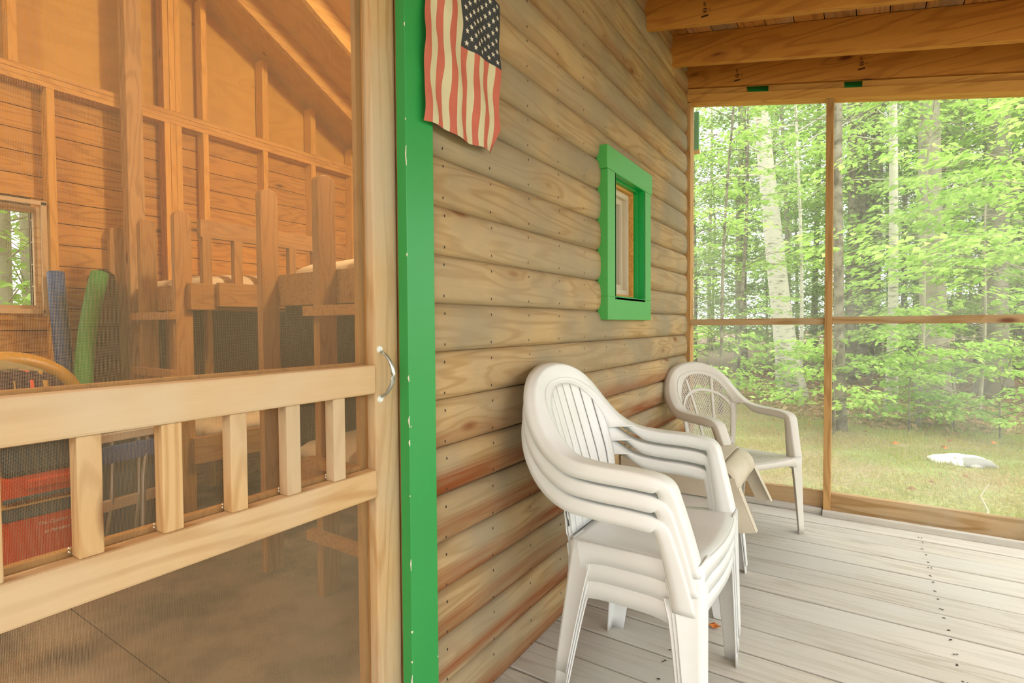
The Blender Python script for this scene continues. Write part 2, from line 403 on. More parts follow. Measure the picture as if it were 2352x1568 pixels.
# --- end wall of framing and screen
we = empty('wall_back', (0, YEND, 0), kind='structure')
def wbx(name, a, b, mt, bev=.002, par=None): # world box parented to the end wall
    return MB().box((a[0], a[1]-YEND, a[2]), (b[0], b[1]-YEND, b[2])).build(name, mt, par or we, bev)
def slopebar(name, x0, x1, y0, y1, ztop_off, zbot_off, mt, par, oy=0., oz=0.):
    P = []
    for off in (zbot_off, ztop_off):
        P += [(x0, y0-oy, zsl(x0)+off-oz), (x1, y0-oy, zsl(x1)+off-oz), (x1, y1-oy, zsl(x1)+off-oz), (x0, y1-oy, zsl(x0)+off-oz)]
    return MB().hexa(P).build(name, mt, par, .002)
wbx('post', (.003, 3.655, .0), (.044, 3.745, 2.64), 'framing_z')
wbx('post', (.827, 3.655, .0), (.865, 3.745, zsl(.85)-.105), 'framing_z')
wbx('post', (1.80, 3.655, .0), (1.838, 3.745, zsl(1.8)-.105), 'framing_z')
wbx('post', (2.40, 3.655, .0), (2.49, 3.745, zsl(2.45)-.105), 'framing_z')
wbx('rail', (.044, 3.668, 1.143), (.827, 3.712, 1.183), 'sill_x')
wbx('rail', (.865, 3.668, 1.146), (1.80, 3.712, 1.188), 'sill_x')
wbx('rail', (1.838, 3.668, 1.148), (2.40, 3.712, 1.19), 'sill_x')
wbx('sill', (.044, 3.70, .0), (.827, 3.738, .127), 'sill_x')
wbx('sill', (.865, 3.70, .0), (1.80, 3.738, .127), 'sill_x')
wbx('sill', (1.838, 3.70, .0), (2.40, 3.738, .127), 'sill_x')
wbx('base_strip', (.046, 3.655, .0), (.82, 3.70, .034), 'deck')
wbx('base_strip', (.825, 3.62, .0), (2.40, 3.654, .034), 'deck')
slopebar('header', .0, 2.5, 3.655, 3.745, -.048, -.105, 'framing_x', we, YEND)
for a, b_ in ((.0, .385), (.513, .915), (1.003, 2.5)):
    slopebar('blocking', a, b_, 3.682, 3.745, -.002, -.048, 'framing_x', we, YEND)
for x0, x1, z0, z1 in ((.044, .827, .127, 1.143), (.044, .827, 1.183, None), (.865, 1.80, .127, 1.146), (.865, 1.80, 1.188, None), (1.838, 2.40, .127, 1.148), (1.838, 2.40, 1.19, None)):
    zz = (z1, z1) if z1 else (zsl(x0)-.105, zsl(x1)-.105)
    mb = MB(); mb.add([(x0, 3.735-YEND, z0), (x1, 3.735-YEND, z0), (x1, 3.735-YEND, zz[1]), (x0, 3.735-YEND, zz[0])], [(0, 1, 2, 3)])
    mb.build('screen', 'porchscreen', we)
# outer green fascia at the end of the roof
S(slopebar('trim_3', -.1, 2.55, 3.80, 3.82, .21, -.04, 'green', None))
S(box('trim_4', (.03, 3.80, 2.36), (.062, 3.82, 2.62), 'green'))
# --- open side of the porch
ws = empty('wall_front', (2.45, 0, 0), kind='structure')
for y in (-3.15, -1.5, .15, 1.9):
    MB().box((-.045, y, 0), (.045, y+.09, 2.2)).build('post', 'framing_z', ws, .002)
MB().box((-.045, -3.15, 2.12), (.045, 3.65, 2.25)).build('header', 'framing_x', ws, .002)
MB().box((-.02, -3.15, 1.145), (.02, 3.65, 1.185)).build('rail', 'framing_x', ws, .002)
MB().box((-.02, -3.15, 0), (.02, 3.65, .127)).build('sill', 'framing_x', ws, .002)
mb = MB(); mb.add([(.03, -3.15, .127), (.03, 3.65, .127), (.03, 3.65, 2.12), (.03, -3.15, 2.12)], [(0, 1, 2, 3)]); mb.build('screen', 'porchscreen_y', ws)
# --- porch ceiling: rafters under roof boards
ce = empty('ceiling', (0, 0, 2.74), kind='structure')
raf_y = [3.662, 3.30, 2.82, 2.34, 1.86, 1.38, .90, .42, -.06, -.54, -1.02, -1.5, -1.98, -2.46, -2.94]
for y in raf_y:
    slopebar('rafter', -.02 if y > 3.5 else .0, 2.56, y, y+.038, .184, .0, 'rafter', ce, 0, 2.74)
mb = MB(); x = -.02
while x < 2.6:
    mb.rn = random.random()+.01
    x1 = x+.138
    P = []
    for off in (.186, .206):
        P += [(x, -3.2, zsl(x)+off-2.74), (x1, -3.2, zsl(x1)+off-2.74), (x1, 3.80, zsl(x1)+off-2.74), (x, 3.80, zsl(x)+off-2.74)]
    mb.hexa(P); x += .142
mb.build('roof_boards', 'roofdeck', ce, .002)
slopebar('roofing', -.02, 2.62, -3.25, 3.82, .222, .207, 'dark', ce, 0, 2.74)
# grade stamps printed on the rafters
def text_mesh(txt, size, extr=.0004):
    c = bpy.data.curves.new('t', 'FONT'); c.body = txt; c.size = size; c.extrude = extr; c.align_x = 'LEFT'
    o = bpy.data.objects.new('t', c); COL.objects.link(o); dg = bpy.context.evaluated_depsgraph_get(); dg.update()
    me = bpy.data.meshes.new_from_object(o.evaluated_get(dg)); bpy.data.objects.remove(o); return me
def stamp(x, y, zoff):
    """ring with a Z, lettering and a bar, turned upright on the rafter's face"""
    mb = MB(); z = zsl(x)+zoff-2.74; yy = y-.0008
    ring = [(x+.012*math.cos(a), z+.012*math.sin(a)) for a in [2*PI*k/16 for k in range(16)]]
    rin = [(x+.009*math.cos(a), z+.009*math.sin(a)) for a in [2*PI*k/16 for k in range(16)]]
    for k in range(16):
        j = (k+1) % 16; mb.add([(ring[k][0], yy, ring[k][1]), (ring[j][0], yy, ring[j][1]), (rin[j][0], yy, rin[j][1]), (rin[k][0], yy, rin[k][1])], [(0, 1, 2, 3)])
    for a, b_ in (((-.006, .005), (.006, .008)), ((-.006, -.008), (.006, -.005))):
        mb.add([(x+a[0], yy, z+a[1]), (x+b_[0], yy, z+a[1]), (x+b_[0], yy, z+b_[1]), (x+a[0], yy, z+b_[1])], [(0, 1, 2, 3)])
    mb.add([(x-.006, yy, z-.006), (x-.002, yy, z-.006), (x+.006, yy, z+.006), (x+.002, yy, z+.006)], [(0, 1, 2, 3)])
    mb.add([(x-.018, yy, z-.034), (x+.016, yy, z-.034), (x+.016, yy, z-.024), (x-.018, yy, z-.024)], [(0, 1, 2, 3)])
    for txt, dx, dz, sz in (('HT', .006, .020, .016), ('S-DRY', -.002, .020, .008), ('971', .028, -.010, .010)):
        me = text_mesh(txt, sz)
        k0 = len(mb.v)
        vs = [(x+dx-v.co.y, yy-v.co.z, z+dz+v.co.x) for v in me.vertices]
        mb.add(vs, [tuple(p.vertices) for p in me.polygons])
    mb.build('grade_stamp', 'stamp', ce)
stamp(.33, 2.82, .062); stamp(.335, 3.662, .06); stamp(1.0, 3.662, .085)
# --- door trim, jamb and screen door
S(box('trim_1', (.014, .966, -.0), (.046, 1.067, 2.14), 'green', bev=.0015))
mb = MB(); random.seed(3)
zz = .02
while zz < 1.9:
    h = random.choice([.004, .006, .01, .016, .03, .05, .09 if zz < .55 else .03]); w = random.uniform(.0012, .003)*(1.6 if zz < .5 else 1)
    pts = []
    for i in range(5): pts.append((.0462, .966+w*random.uniform(.2, 1), zz+h*i/4))
    mb.add([(.0462, .9655, zz)]+pts+[(.0462, .9655, zz+h)], [tuple(range(7))])
    mb.add([(.0462, .9657, zz), (.046, .9657, zz+h), (.043-.002*random.random(), .9657, zz+h*.6)], [(0, 1, 2)])
    if random.random() < .35:
        y = random.choice([.972, 1.0, 1.03, 1.065]); s_ = random.uniform(.0008, .0022); z2 = zz+random.uniform(0, .05)
        mb.add([(.0463, y+s_*math.cos(a)*random.uniform(.6, 1), z2+s_*1.5*math.sin(a)) for a in [2*PI*q/6 for q in range(6)]], [tuple(range(6))])
    zz += h+random.uniform(.01, .16 if zz < 1 else .3)
tr1 = bpy.data.objects['trim_1']; o = mb.build('chipped_paint', 'primer', tr1); o['label'] = 'chipped paint showing pale primer'
S(box('trim_5', (-.10, .981, 0), (.012, 1.0, 2.04), 'framing_z', bev=.001))
S(box('trim_6', (-.14, -.06, 0), (.012, -.04, 2.04), 'framing_z', bev=.001))
S(box('trim_7', (-.14, -.06, 2.04), (.012, 1.0, 2.06), 'framing_y', bev=.001))
S(box('trim_8', (-.14, -.06, -.02), (.03, 1.0, .0), 'sill_x', bev=.001))
S(box('trim_9', (-.13, .955, 0), (-.05, .981, 2.04), 'stud', bev=.001))
# screen door
dr = empty('door_1', (0, .0, 0), kind='structure')
X0, X1 = -.03, .0
box('stile', (X0, .896, .03), (X1+.001, .976, 2.03), 'pine_z', dr, .004)
box('stile', (X0, -.025, .03), (X1+.001, .055, 2.03), 'pine_z', dr, .004)
box('rail', (X0, .055, .986), (X1+.006, .8965, 1.056), 'pine_y', dr, .005)
box('rail', (X0, .055, .731), (X1+.006, .8965, .799), 'pine_y', dr, .005)
box('rail', (X0, .055, 1.965), (X1, .896, 2.03), 'pine_y', dr, .004)
box('rail', (X0, .055, .03), (X1, .896, .17), 'pine_y', dr, .004)
for k in range(7):
    y1 = .806-.1170*k
    if y1 < .1: continue
    box('baluster', (X0, y1-.0325, .799), (X1, y1, .986), 'pine_z', dr, .002)
for z0, z1 in ((1.056, 1.965), (.799, .986), (.17, .731)):
    mb = MB(); mb.add([(X0-.002, .055, z0-.01), (X0-.002, .90, z0-.01), (X0-.002, .90, z1+.01), (X0-.002, .055, z1+.01)], [(0, 1, 2, 3)])
    mb.build('screen', 'doorscreen', dr)
# retaining strips behind the screen
for nm, a, b_ in (('stop', (-.048, .878, .03), (-.0325, .897, 2.03)), ('stop', (-.048, .055, 1.045), (-.0325, .878, 1.062)), ('stop', (-.048, .055, .79), (-.0325, .878, .808))):
    box(nm, a, b_, 'bunk', dr, .001)
# pull handle
mb = MB()
P = []
for i in range(15):
    t = i/14; z = 1.088-.111*t; b_ = math.sin(PI*t)**.6
    P.append((.006+.034*b_, .913+.006*math.sin(PI*t), z))
mb.tube(P, [.0032+.0025*math.sin(PI*i/14) for i in range(15)], 10)
hd = mb.build('handle', 'steel', dr, smooth=True)
for z in (1.094, .971):
    mb = MB(); mb.tube([(.001, .912, z), (.005, .912, z)], [.009, .007], 14); mb.tube([(.004, .912, z), (.0062, .912, z)], .003, 8)
    mb.build('mounting_plate', 'screw', hd, smooth=False)
# staples at the baluster feet
mb = MB()
for k in range(6):
    y = .806-.117*k-.036
    for z in (.806, .812): mb.tube([(-.026, y, z), (-.022, y-.003, z+.003)], .0012, 5)
mb.build('staples', 'screw', dr)

# --- small window in the log wall
wn = empty('window_1', (0, 2.5, 1.55), kind='structure')
def wb(name, a, b_, mt, bev=.0015): return MB().box((a[0], a[1]-2.5, a[2]-1.55), (b_[0], b_[1]-2.5, b_[2]-1.55)).build(name, mt, wn, bev)
wb('head_casing', (.010, 2.193, 1.842), (.062, 2.805, 1.945), 'greenw')
wb('side_casing', (.010, 2.205, 1.278), (.060, 2.30, 1.842), 'greenw')
wb('side_casing', (.010, 2.69, 1.278), (.060, 2.79, 1.842), 'greenw')
wb('sill_casing', (.010, 2.205, 1.173), (.060, 2.79, 1.278), 'greenw')
def rframe(name, x0, x1, y0, y1, z0, z1, w, mt):
    mb = MB()
    for a, b_ in (((x0, y0, z0), (x1, y0+w, z1)), ((x0, y1-w, z0), (x1, y1, z1)), ((x0, y0+w, z0), (x1, y1-w, z0+w)), ((x0, y0+w, z1-w), (x1, y1-w, z1))):
        mb.box((a[0], a[1]-2.5, a[2]-1.55), (b_[0], b_[1]-2.5, b_[2]-1.55))
    return mb.build(name, mt, wn, .001)
rframe('jamb', .028, .060, 2.288, 2.702, 1.266, 1.854, .014, 'greenb')
rframe('jamb', .004, .028, 2.288, 2.702, 1.266, 1.854, .022, 'greenb')
rframe('stop', -.018, .004, 2.288, 2.702, 1.266, 1.854, .034, 'framing_y')
rframe('sash', -.040, -.018, 2.288, 2.702, 1.266, 1.854, .060, 'vinyl')
rframe('sash', -.055, -.040, 2.30, 2.69, 1.28, 1.84, .075, 'vinyl')
rframe('sash', -.085, -.055, 2.30, 2.69, 1.28, 1.84, .055, 'vinyl')
mb = MB(); mb.add([(-.05, -.15, -.22), (-.05, .15, -.22), (-.05, .15, .24), (-.05, -.15, .24)], [(0, 1, 2, 3)]); mb.build('pane', 'glass', wn)
mb = MB(); mb.grid([[(-.075+.006*math.sin(j*1.9), -.15+.3*j/24, z) for j in range(25)] for z in (-.23, 0, .25)]); mb.build('backing_sheet', 'vinyl', wn, smooth=True)

# --- cabin interior shell
XF = -3.0
S(box('floor_2', (-3.15, -2.3, -.03), (-.09, 3.66, .0), 'floor_in'))
mb = MB(); mb.box((-2.3, .80, .0003), (-.1, .803, .0012)); mb.build('seam', 'dark', bpy.data.objects['floor_2'])
ww = empty('wall_left_cabin', (XF, 0, 0), kind='structure'); ww.name = 'wall_west'
def wx(name, a, b_, mt, bev=.0015, rnd=None):
    mb = MB(); mb.box((a[0]-XF, a[1], a[2]), (b_[0]-XF, b_[1], b_[2])); return mb.build(name, mt, ww, bev)
def zroof(y): return 2.66+.523*(3.62-y) if y > .66 else 2.66+.523*(3.62-.66)-.523*(.66-y)
mb = MB(); z = 0
while z < 2.56:
    z1 = min(z+.125, 2.56)
    for y0, y1 in ((-2.3, 3.62),):
        segs = [(y0, y1)] if (z1 < 1.27 or z > 1.81) else [(y0, .50), (1.06, y1)]
        for a, b_ in segs:
            mb.rn = random.random()+.01; mb.box((-.025, a, z), (0, b_, z1-.002))
    z += .127
mb.build('boards', 'board_in', ww, .001)
mb = MB()
for a, b_, c, d in ((-2.3, .50, 0, 2.6), (1.06, 3.62, 0, 2.6), (.50, 1.06, 0, 1.27), (.50, 1.06, 1.83, 2.6)): mb.box((-.06, a, c), (-.028, b_, d))
mb.build('sheathing', 'cam_dark', ww)
mb = MB()
poly = [(-.03, -2.3, 2.56), (-.03, 3.62, 2.56), (-.03, 3.62, zroof(3.62)), (-.03, .66, zroof(.66)), (-.03, -2.3, zroof(-2.3))]
mb.prism(poly, (.02, 0, 0)); mb.build('gable_plywood', 'ply_in', ww)
SX = XF+.089
for y, w in ((-1.2, .04), (-.76, .04), (-.32, .04), (.12, .04), (1.115, .04), (1.735, .11), (1.985, .04), (2.44, .04), (2.875, .045), (3.30, .045)):
    for j in range(3 if w > .1 else 1):
        ww_ = .036 if w > .1 else w
        wx('stud', (XF, y+j*.037, 0), (SX, y+j*.037+ww_-.001, 2.53), 'stud')
for y, w in ((-1.2, .04), (-.32, .04), (.5, .04), (.96, .04), (1.735, .11), (1.985, .04), (2.44, .05), (2.875, .05), (3.30, .05)):
    for j in range(3 if w > .1 else 1):
        ww_ = .036 if w > .1 else w
        wx('stud', (XF, y+j*.037, 2.62), (SX, y+j*.037+ww_-.001, zroof(y+.05)-.02), 'stud')
for j in range(3):
    wx('plate', (XF, -2.3, 2.53+j*.030), (SX+.002, 3.62, 2.5585+j*.030), 'framing_y')
wx('ridge_post', (SX+.004, 1.478, 0), (SX+.093, 1.568, 3.62), 'framing_z')
# far window in the west wall
w2 = empty('window_2', (XF, .78, 1.55), kind='structure')
def w2b(nm, a, b_, mt): return MB().box((a[0]-XF, a[1]-.78, a[2]-1.55), (b_[0]-XF, b_[1]-.78, b_[2]-1.55)).build(nm, mt, w2, .001)
for a, b_ in (((XF-.03, .46, 1.25), (XF+.03, .50, 1.85)), ((XF-.03, 1.06, 1.25), (XF+.03, 1.10, 1.85)), ((XF-.03, .50, 1.25), (XF+.03, 1.06, 1.285)), ((XF-.03, .50, 1.815), (XF+.03, 1.06, 1.85))):
    w2b('frame', a, b_, 'pine_y')
w2b('casing', (SX-.005, 1.075, 1.22), (SX+.012, 1.10, 1.87), 'pine_z')
w2b('casing', (SX-.005, .44, 1.85), (SX+.012, 1.10, 1.875), 'pine_y')
w2b('casing', (SX-.005, .44, 1.235), (SX+.012, 1.085, 1.26), 'pine_y')
mb = MB(); mb.add([(0, -.28, -.265), (0, .28, -.265), (0, .28, .265), (0, -.28, .265)], [(0, 1, 2, 3)]); mb.build('pane', 'glass', w2)
S(box('wall_north', (-3.1, 3.62, -.02), (-.09, 3.70, 2.7), 'board_in'))
wso = S(MB().box((-3.1, -2.38, -.02), (-.09, -2.3, 2.0)).build('wall_south', 'board_in'))
# cabin roof, two slopes with rafters
mb = MB()
for ya, yb in ((.66, 4.1), (-2.8, .66)):
    za, zb = zroof(ya), zroof(yb)
    mb.hexa([(-3.4, ya, za+.01), (.0, ya, za+.01), (.0, yb, zb+.01), (-3.4, yb, zb+.01), (-3.4, ya, za+.04), (.0, ya, za+.04), (.0, yb, zb+.04), (-3.4, yb, zb+.04)])
c2 = S(mb.build('ceiling_2', 'ply_in'))
for x in (-2.55, -2.05, -1.55, -1.05, -.55, -.2):
    for ya, yb in ((.66, 3.62), (-2.3, .66)):
        za, zb = zroof(ya), zroof(yb)
        MB().hexa([(x, ya, za-.15), (x+.04, ya, za-.15), (x+.04, yb, zb-.15), (x, yb, zb-.15), (x, ya, za+.009), (x+.04, ya, za+.009), (x+.04, yb, zb+.009), (x, yb, zb+.009)]).build('rafter', 'rafter_in', c2, .002)
# east gable above the porch roof closes the cabin
MB().prism([(-.09, -2.3, 2.0), (-.09, 3.62, 2.6), (-.09, 3.62, zroof(3.62)), (-.09, .66, zroof(.66)), (-.09, -2.3, zroof(-2.3))], (.03, 0, 0))
mb = MB(); mb.prism([(-.05, -2.8, 3.05), (-.05, 3.0, 3.05), (-.05, .66, zroof(.66))], (.03, 0, 0)); S(mb.build('wall_gable', 'board_in'))

# ================================================================== CABIN CONTENTS
def bunk(x0, w, label, left_open=True):
    """twin bunk of 2x4 posts; x0 = outer face of its far corner post"""
    t = empty('bunk_bed', (x0, 1.415, 0), 0, label, 'bunk bed', 'bunk beds along the cabin wall')
    def bb(nm, a, b_, mt='bunk', bev=.002): return MB().box(a, b_).build(nm, mt, t, bev)
    def post(x, y, h=1.79):
        mb = MB(); n = 6; prof = [(y, 0), (y+.089, 0)]+[(y+.0445+.0445*math.cos(PI*k/n), h-.03+.03*math.sin(PI*k/n)) for k in range(n+1)]
        mb.prism([(x, a, z) for a, z in prof], (.04, 0, 0)); mb.build('post', 'bunk', t, .003)
    for x in (0, w/2-.02, w-.04): post(x, 0)
    for x in (0, w-.04): post(x, 1.98)
    for z in (.39, 1.25):
        bb('side_rail', (w, .06, z), (w+.038, 2.03, z+.147), 'bunk_y')
        bb('side_rail', (-.038, .06, z), (0, 2.03, z+.147), 'bunk_y')
        bb('end_rail', (.04, .089, z), (w-.04, .125, z+.147), 'bunk_y')
        bb('end_rail', (.04, 1.98, z), (w-.04, 2.015, z+.147), 'bunk_y')
        bb('slat_base', (.0, .13, z+.03), (w, 1.97, z+.05), 'bunk_y')
        mb = MB(); rows = []
        for i in range(9):
            row = []
            for j in range(15):
                a = -1+2*i/8; q = -1+2*j/14
                row.append((w/2+a*(w/2-.02), 1.05+q*.91, z+.185+.05*(1-abs(a)**6)*(1-abs(q)**8)+.008*math.sin(i*1.7+j)+.006*math.cos(j*2.3-i)))
            rows.append(row)
        mb.grid(rows); mb.build('mattress', 'mattress', t, smooth=True, solid=.1, off=-1, sub=1)
    bb('backing_sheet', (.006, .14, .56), (.016, 1.95, 1.27), 'under_bunk_dark', .001)  # dark sheet added to deepen the shade under the upper bed
    for z in (.27, .58, .90, 1.215): bb('rung', (w/2-.04, -.038, z-.02), (w+.01, 0.0, z+.022), 'bunk_y')
    g = [((w-.002, .12, 1.655), (w+.036, .98, 1.755)), ((w+.036, .20, 1.27), (w+.07, .98, 1.405))]
    for a, b_ in g: bb('guard_rail', a, b_, 'bunk_y')
    for y in (.13, .31, .49, .67, .85): bb('guard_slat', (w-.002, y, 1.39), (w+.036, y+.05, 1.66))
    return t
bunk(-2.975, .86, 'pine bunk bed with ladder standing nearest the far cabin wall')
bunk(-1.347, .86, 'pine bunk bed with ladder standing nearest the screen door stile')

# coolers
def rbox(name, a, b_, mt, parent, bev=.03): return MB().box(a, b_).build(name, mt, parent, bev, smooth=False)
ck = empty('cooler', (-2.24, .84, 0), 0, 'orange hard cooler with slate band and white lettering, under the soft cooler', 'cooler')
rbox('base', (-.21, -.15, .0), (.20, .13, .13), 'dark', ck, .01)
rbox('body', (-.22, -.16, .13), (.21, .15, .335), 'orange', ck, .02)
rbox('band', (-.225, -.165, .325), (.215, .155, .385), 'slate', ck, .008)
rbox('piping', (-.228, -.168, .383), (.219, .158, .390), 'piping', ck, .002)
mb = MB()
for txt, z, y0 in (('The Coolest Spot', .283, -.050), ('in Paradise', .243, -.028)):
    me = text_mesh(txt, .021, .0006)
    mb.add([(.2112+v.co.z, y0+v.co.x+v.co.y*.25, z+v.co.y) for v in me.vertices], [tuple(p.vertices) for p in me.polygons])
mb.build('lettering', 'primer', ck)
sk = empty('soft_cooler', (-2.24, .84, .392), 0, 'slate and orange soft cooler with front pocket lying on the orange cooler', 'cooler')
rbox('body', (-.21, -.155, .0), (.20, .19, .125), 'orange', sk, .02)
rbox('lid', (-.21, -.16, .115), (.21, .195, .34), 'slate', sk, .03)
rbox('piping', (-.21, -.165, .255), (.216, .20, .264), 'piping', sk, .003)
rbox('strap', (.195, -.16, .012), (.212, .19, .030), 'slate', sk, .004)
rbox('pocket', (.19, -.08, .055), (.212, .17, .10), 'orange', sk, .010)
def blob(name, rows_fn, mt, par, **k):
    mb = MB(); mb.grid(rows_fn); return mb.build(name, mt, par, smooth=True, **k)
def ellipsoid(cx, cy, cz, rx, ry, rz, n=18, m_=12, bump=.0, up=True):
    rows = []
    for i in range(m_+1):
        th = PI*i/m_; row = []
        for j in range(n+1):
            ph = 2*PI*j/n; k = 1+bump*math.sin(3*ph+4*th)+bump*.6*math.cos(5*ph-3*th)
            row.append((cx+rx*k*math.sin(th)*math.cos(ph), cy+ry*k*math.sin(th)*math.sin(ph), cz+rz*k*math.cos(th)))
        rows.append(row)
    return rows
# life vest and inflatable tube heaped on the coolers
lv = empty('life_vest', (-2.12, .72, .735), 0, 'dark plum life vest with red and yellow straps on top of the coolers', 'life vest')
def vest(q, e=0.): # cross-section of the vest across y
    y = -.17+.36*q; h = .225*(1-abs((y-.01)/.19)**4*.35)
    return [(.085+e, y, .0), (.095+e, y, h*.55), (.075+e, y, h*.85), (.02, y, h+e), (-.05, y, h+e), (-.09, y, h*.7), (-.09, y, .0)]
mb = MB(); mb.grid([vest(i/16) for i in range(17)]); mb.build('shell', 'purple', lv, smooth=True, solid=.01)
for q, w, mt_ in ((.35, .045, 'orange'), (.50, .012, 'yellow'), (.66, .035, 'orange'), (.79, .05, 'yellow')):
    mb = MB(); mb.grid([vest(q+d, .004) for d in (-w/2, 0, w/2)]); mb.build('strap', mt_, lv, smooth=True, solid=.003)
tb = empty('boat_tube', (-2.37, .76, .735), 0, 'yellow rimmed inflatable tube with grey patterned cover behind the life vest', 'inflatable')
rows = []
for i in range(25):
    a = PI*(.0+1.0*i/24); row = []
    cy, cz = -.28*math.cos(a), .04+.225*math.sin(a)
    for j in range(13):
        q = 2*PI*j/12; rr = .045
        row.append((rr*1.2*math.sin(q), cy-rr*math.cos(q)*math.cos(a), cz+rr*math.cos(q)*math.sin(a)))
    rows.append(row)
blob('rim', rows, 'yellow', tb)
blob('cover', ellipsoid(.03, -.02, .06, .06, .255, .225, bump=.02), 'camo', tb)
# foam noodles and a brown bag leaning in the corner
def noodle(name, pts, rad, mt, label):
    mb = MB(); P = []
    for i in range(17):
        t = i/16; a, b_, c_ = [Vector(p) for p in pts]; P.append(a*(1-t)**2+b_*2*t*(1-t)+c_*t*t)
    mb.tube(P, rad, 16); o = mb.build(name, mt, smooth=True); return tag(o, label, 'pool noodle', 'foam pool noodles leaning on the west wall')
noodle('pool_noodle', ((-2.66, 1.17, .035), (-2.70, 1.10, .75), (-2.84, 1.115, 1.47)), .040, 'blue', 'thick blue foam noodle leaning beside the far window')
noodle('pool_noodle', ((-2.48, 1.13, .035), (-2.52, 1.06, .8), (-2.74, 1.29, 1.47)), .045, 'gfoam', 'thick green foam noodle leaning toward the ridge post')
mb = MB()
prof = [(1.235, 0), (1.42, 0), (1.42, 1.40), (1.40, 1.48), (1.35, 1.51), (1.30, 1.50), (1.272, 1.45), (1.265, 1.2)]
mb.prism([(-2.83, y, z) for y, z in prof], (-.05, 0, 0)); o = mb.build('board_bag', 'cam_dark', bev=.01)
tag(o, 'tall dark brown board bag leaning behind the green noodle', 'bag')
# folded beach chairs
fc = empty('folding_chair', (-1.95, 1.20, 0), .15, 'folded beach chair with metal tubes and blue band beside the coolers', 'folding chair')
for k, (dy, top) in enumerate(((-.12, .74), (.0, .80))):
    mb = MB()
    P = [(.02*k, dy-.10, .02), (.0, dy-.05, .35), (-.03, dy-.03, .60), (-.06, dy-.02, top), (-.07, dy+.05, top+.03), (-.06, dy+.11, top), (-.01, dy+.12, .60), (.02, dy+.08, .42), (.04, dy+.06, .20), (.05, dy+.05, .02)]
    mb.tube(P, .011, 8); mb.build('tube_frame', 'steel', fc, smooth=True)
MB().box((-.02, -.24, .52), (.01, .06, .60)).build('strap', 'blue', fc, .004)
MB().box((-.02, -.24, .62), (.01, .05, .66)).build('strap', 'tplastic', fc, .004)
MB().box((-.02, -.24, .30), (.01, .04, .35)).build('strap', 'tplastic', fc, .004)
MB().box((-.06, -.26, .10), (-.03, .06, .80)).build('sling', 'slate', fc, .004)
# things stored under the near bunk
bx = empty('storage_tote', (-1.0, 2.1, 0), 0, 'grey lidded storage tote standing in front of the near bunk', 'tote')
# rename of the tote parts below
rbox('body', (-.15, -.2, .0), (.15, .2, .26), 'slate', bx, .02)
rbox('lid', (-.165, -.215, .26), (.165, .215, .285), 'slate', bx, .008)
bx.location = (-.95, 2.2, 0)

# unseen fill bulbs added to brighten the cabin and the porch
def fill_lamp(name, loc, label, energy, color=(1, .95, .80), size=.10):
    t = empty(name, loc, 0, label, 'fill_lamp')
    mb = MB(); mb.tube([(0, 0, .12), (0, 0, .05)], [.012, .022], 12); mb.build('socket', 'screw', t, smooth=True)
    blob('bulb', ellipsoid(0, 0, 0, .032, .032, .045), 'bulb', t)
    l = bpy.data.lights.new(name, 'POINT'); l.energy = energy; l.color = color; l.shadow_soft_size = size
    o = bpy.data.objects.new('fill_light', l); COL.objects.link(o); o.parent = t; o.location = (0, 0, -.08)
    return t
fill_lamp('cabin_fill', (-.45, 2.3, 3.05), 'unseen bulb added to brighten the cabin above the near bunk', 125)
fill_lamp('cabin_fill', (-1.5, -.9, 3.0), 'unseen bulb added to brighten the dark end of the cabin', 70)
fill_lamp('porch_fill', (1.2, -1.3, 1.95), 'unseen bulb added to brighten the porch, under the rafters at the far end behind the door', 32, (1, .96, .88), .2)  # added out of view to lift the porch brightness
fill_lamp('porch_fill', (2.15, .75, 1.75), 'unseen bulb added to brighten the porch from its open screen side', 14, (1, .96, .88), .2)

# ================================================================== PORCH THINGS
# --- flag hanging on the wall
random.seed(11)
def flag():
    Wd, H = .33, .458; y0, z0 = 1.028, 1.672
    def P(a, b_):  # a across 0..1, b up 0..1
        amp = .0028+.002*(1-b_)
        x = .060+amp*math.sin(a*19+b_*3)+.003*math.sin(b_*17+a*5)+.010*(1-b_)*0
        y = y0+Wd*a*(.985+.03*b_)-.012*(1-b_)*(1-a)+.0012*math.sin(b_*30+a*40)+.0022*math.sin(b_*11+a*14)
        z = z0+H*b_+.004*math.sin(a*9)*(1-b_)-.012*max(0, a-.90)/.1*(1-b_)**3
        if a > .9: y -= .05*((a-.9)/.1)*max(0, .18-b_)/.18
        return (x, y, z)
    na, nb = 78, 90; mb = MB()
    vs = [P(i/na, j/nb) for j in range(nb+1) for i in range(na+1)]
    cb = 1-.20/H
    k0 = 0; fs = []; ms = []
    for j in range(nb):
        for i in range(na):
            fs.append((j*(na+1)+i, j*(na+1)+i+1, (j+1)*(na+1)+i+1, (j+1)*(na+1)+i))
            st = int((i+.5)/na*13)
            ms.append(2 if (st >= 6 and (j+.5)/nb > cb) else (0 if st % 2 == 0 else 1))
    mb.v = vs; mb.f = fs; mb.m = ms; mb.r = [0]*len(fs)
    mb.cur = 3
    ca = 6/13
    for i in range(9):
        for j in range(11):
            if (i+j) % 2: continue
            a = ca+(1-ca)*(i+1)/10; b_ = cb+(1-cb)*(j+1)/12
            pts = []
            for q in range(10):
                rr = .0088 if q % 2 == 0 else .0036
                an = PI/2+q*PI/5+.15
                pts.append((a+rr*math.cos(an)/Wd, b_+rr*math.sin(an)/H))
            P3 = [P(*p) for p in pts]; c = P(a, b_)
            mb.add([(x+.0011, y, z) for x, y, z in P3]+[(c[0]+.0014, c[1], c[2])], [(q, (q+1) % 10, 10) for q in range(10)])
    o = mb.build('flag', ['red', 'cream', 'navy', 'star'], smooth=True)
    return tag(o, 'faded cloth stars and stripes flag hung vertically on the log wall', 'flag')
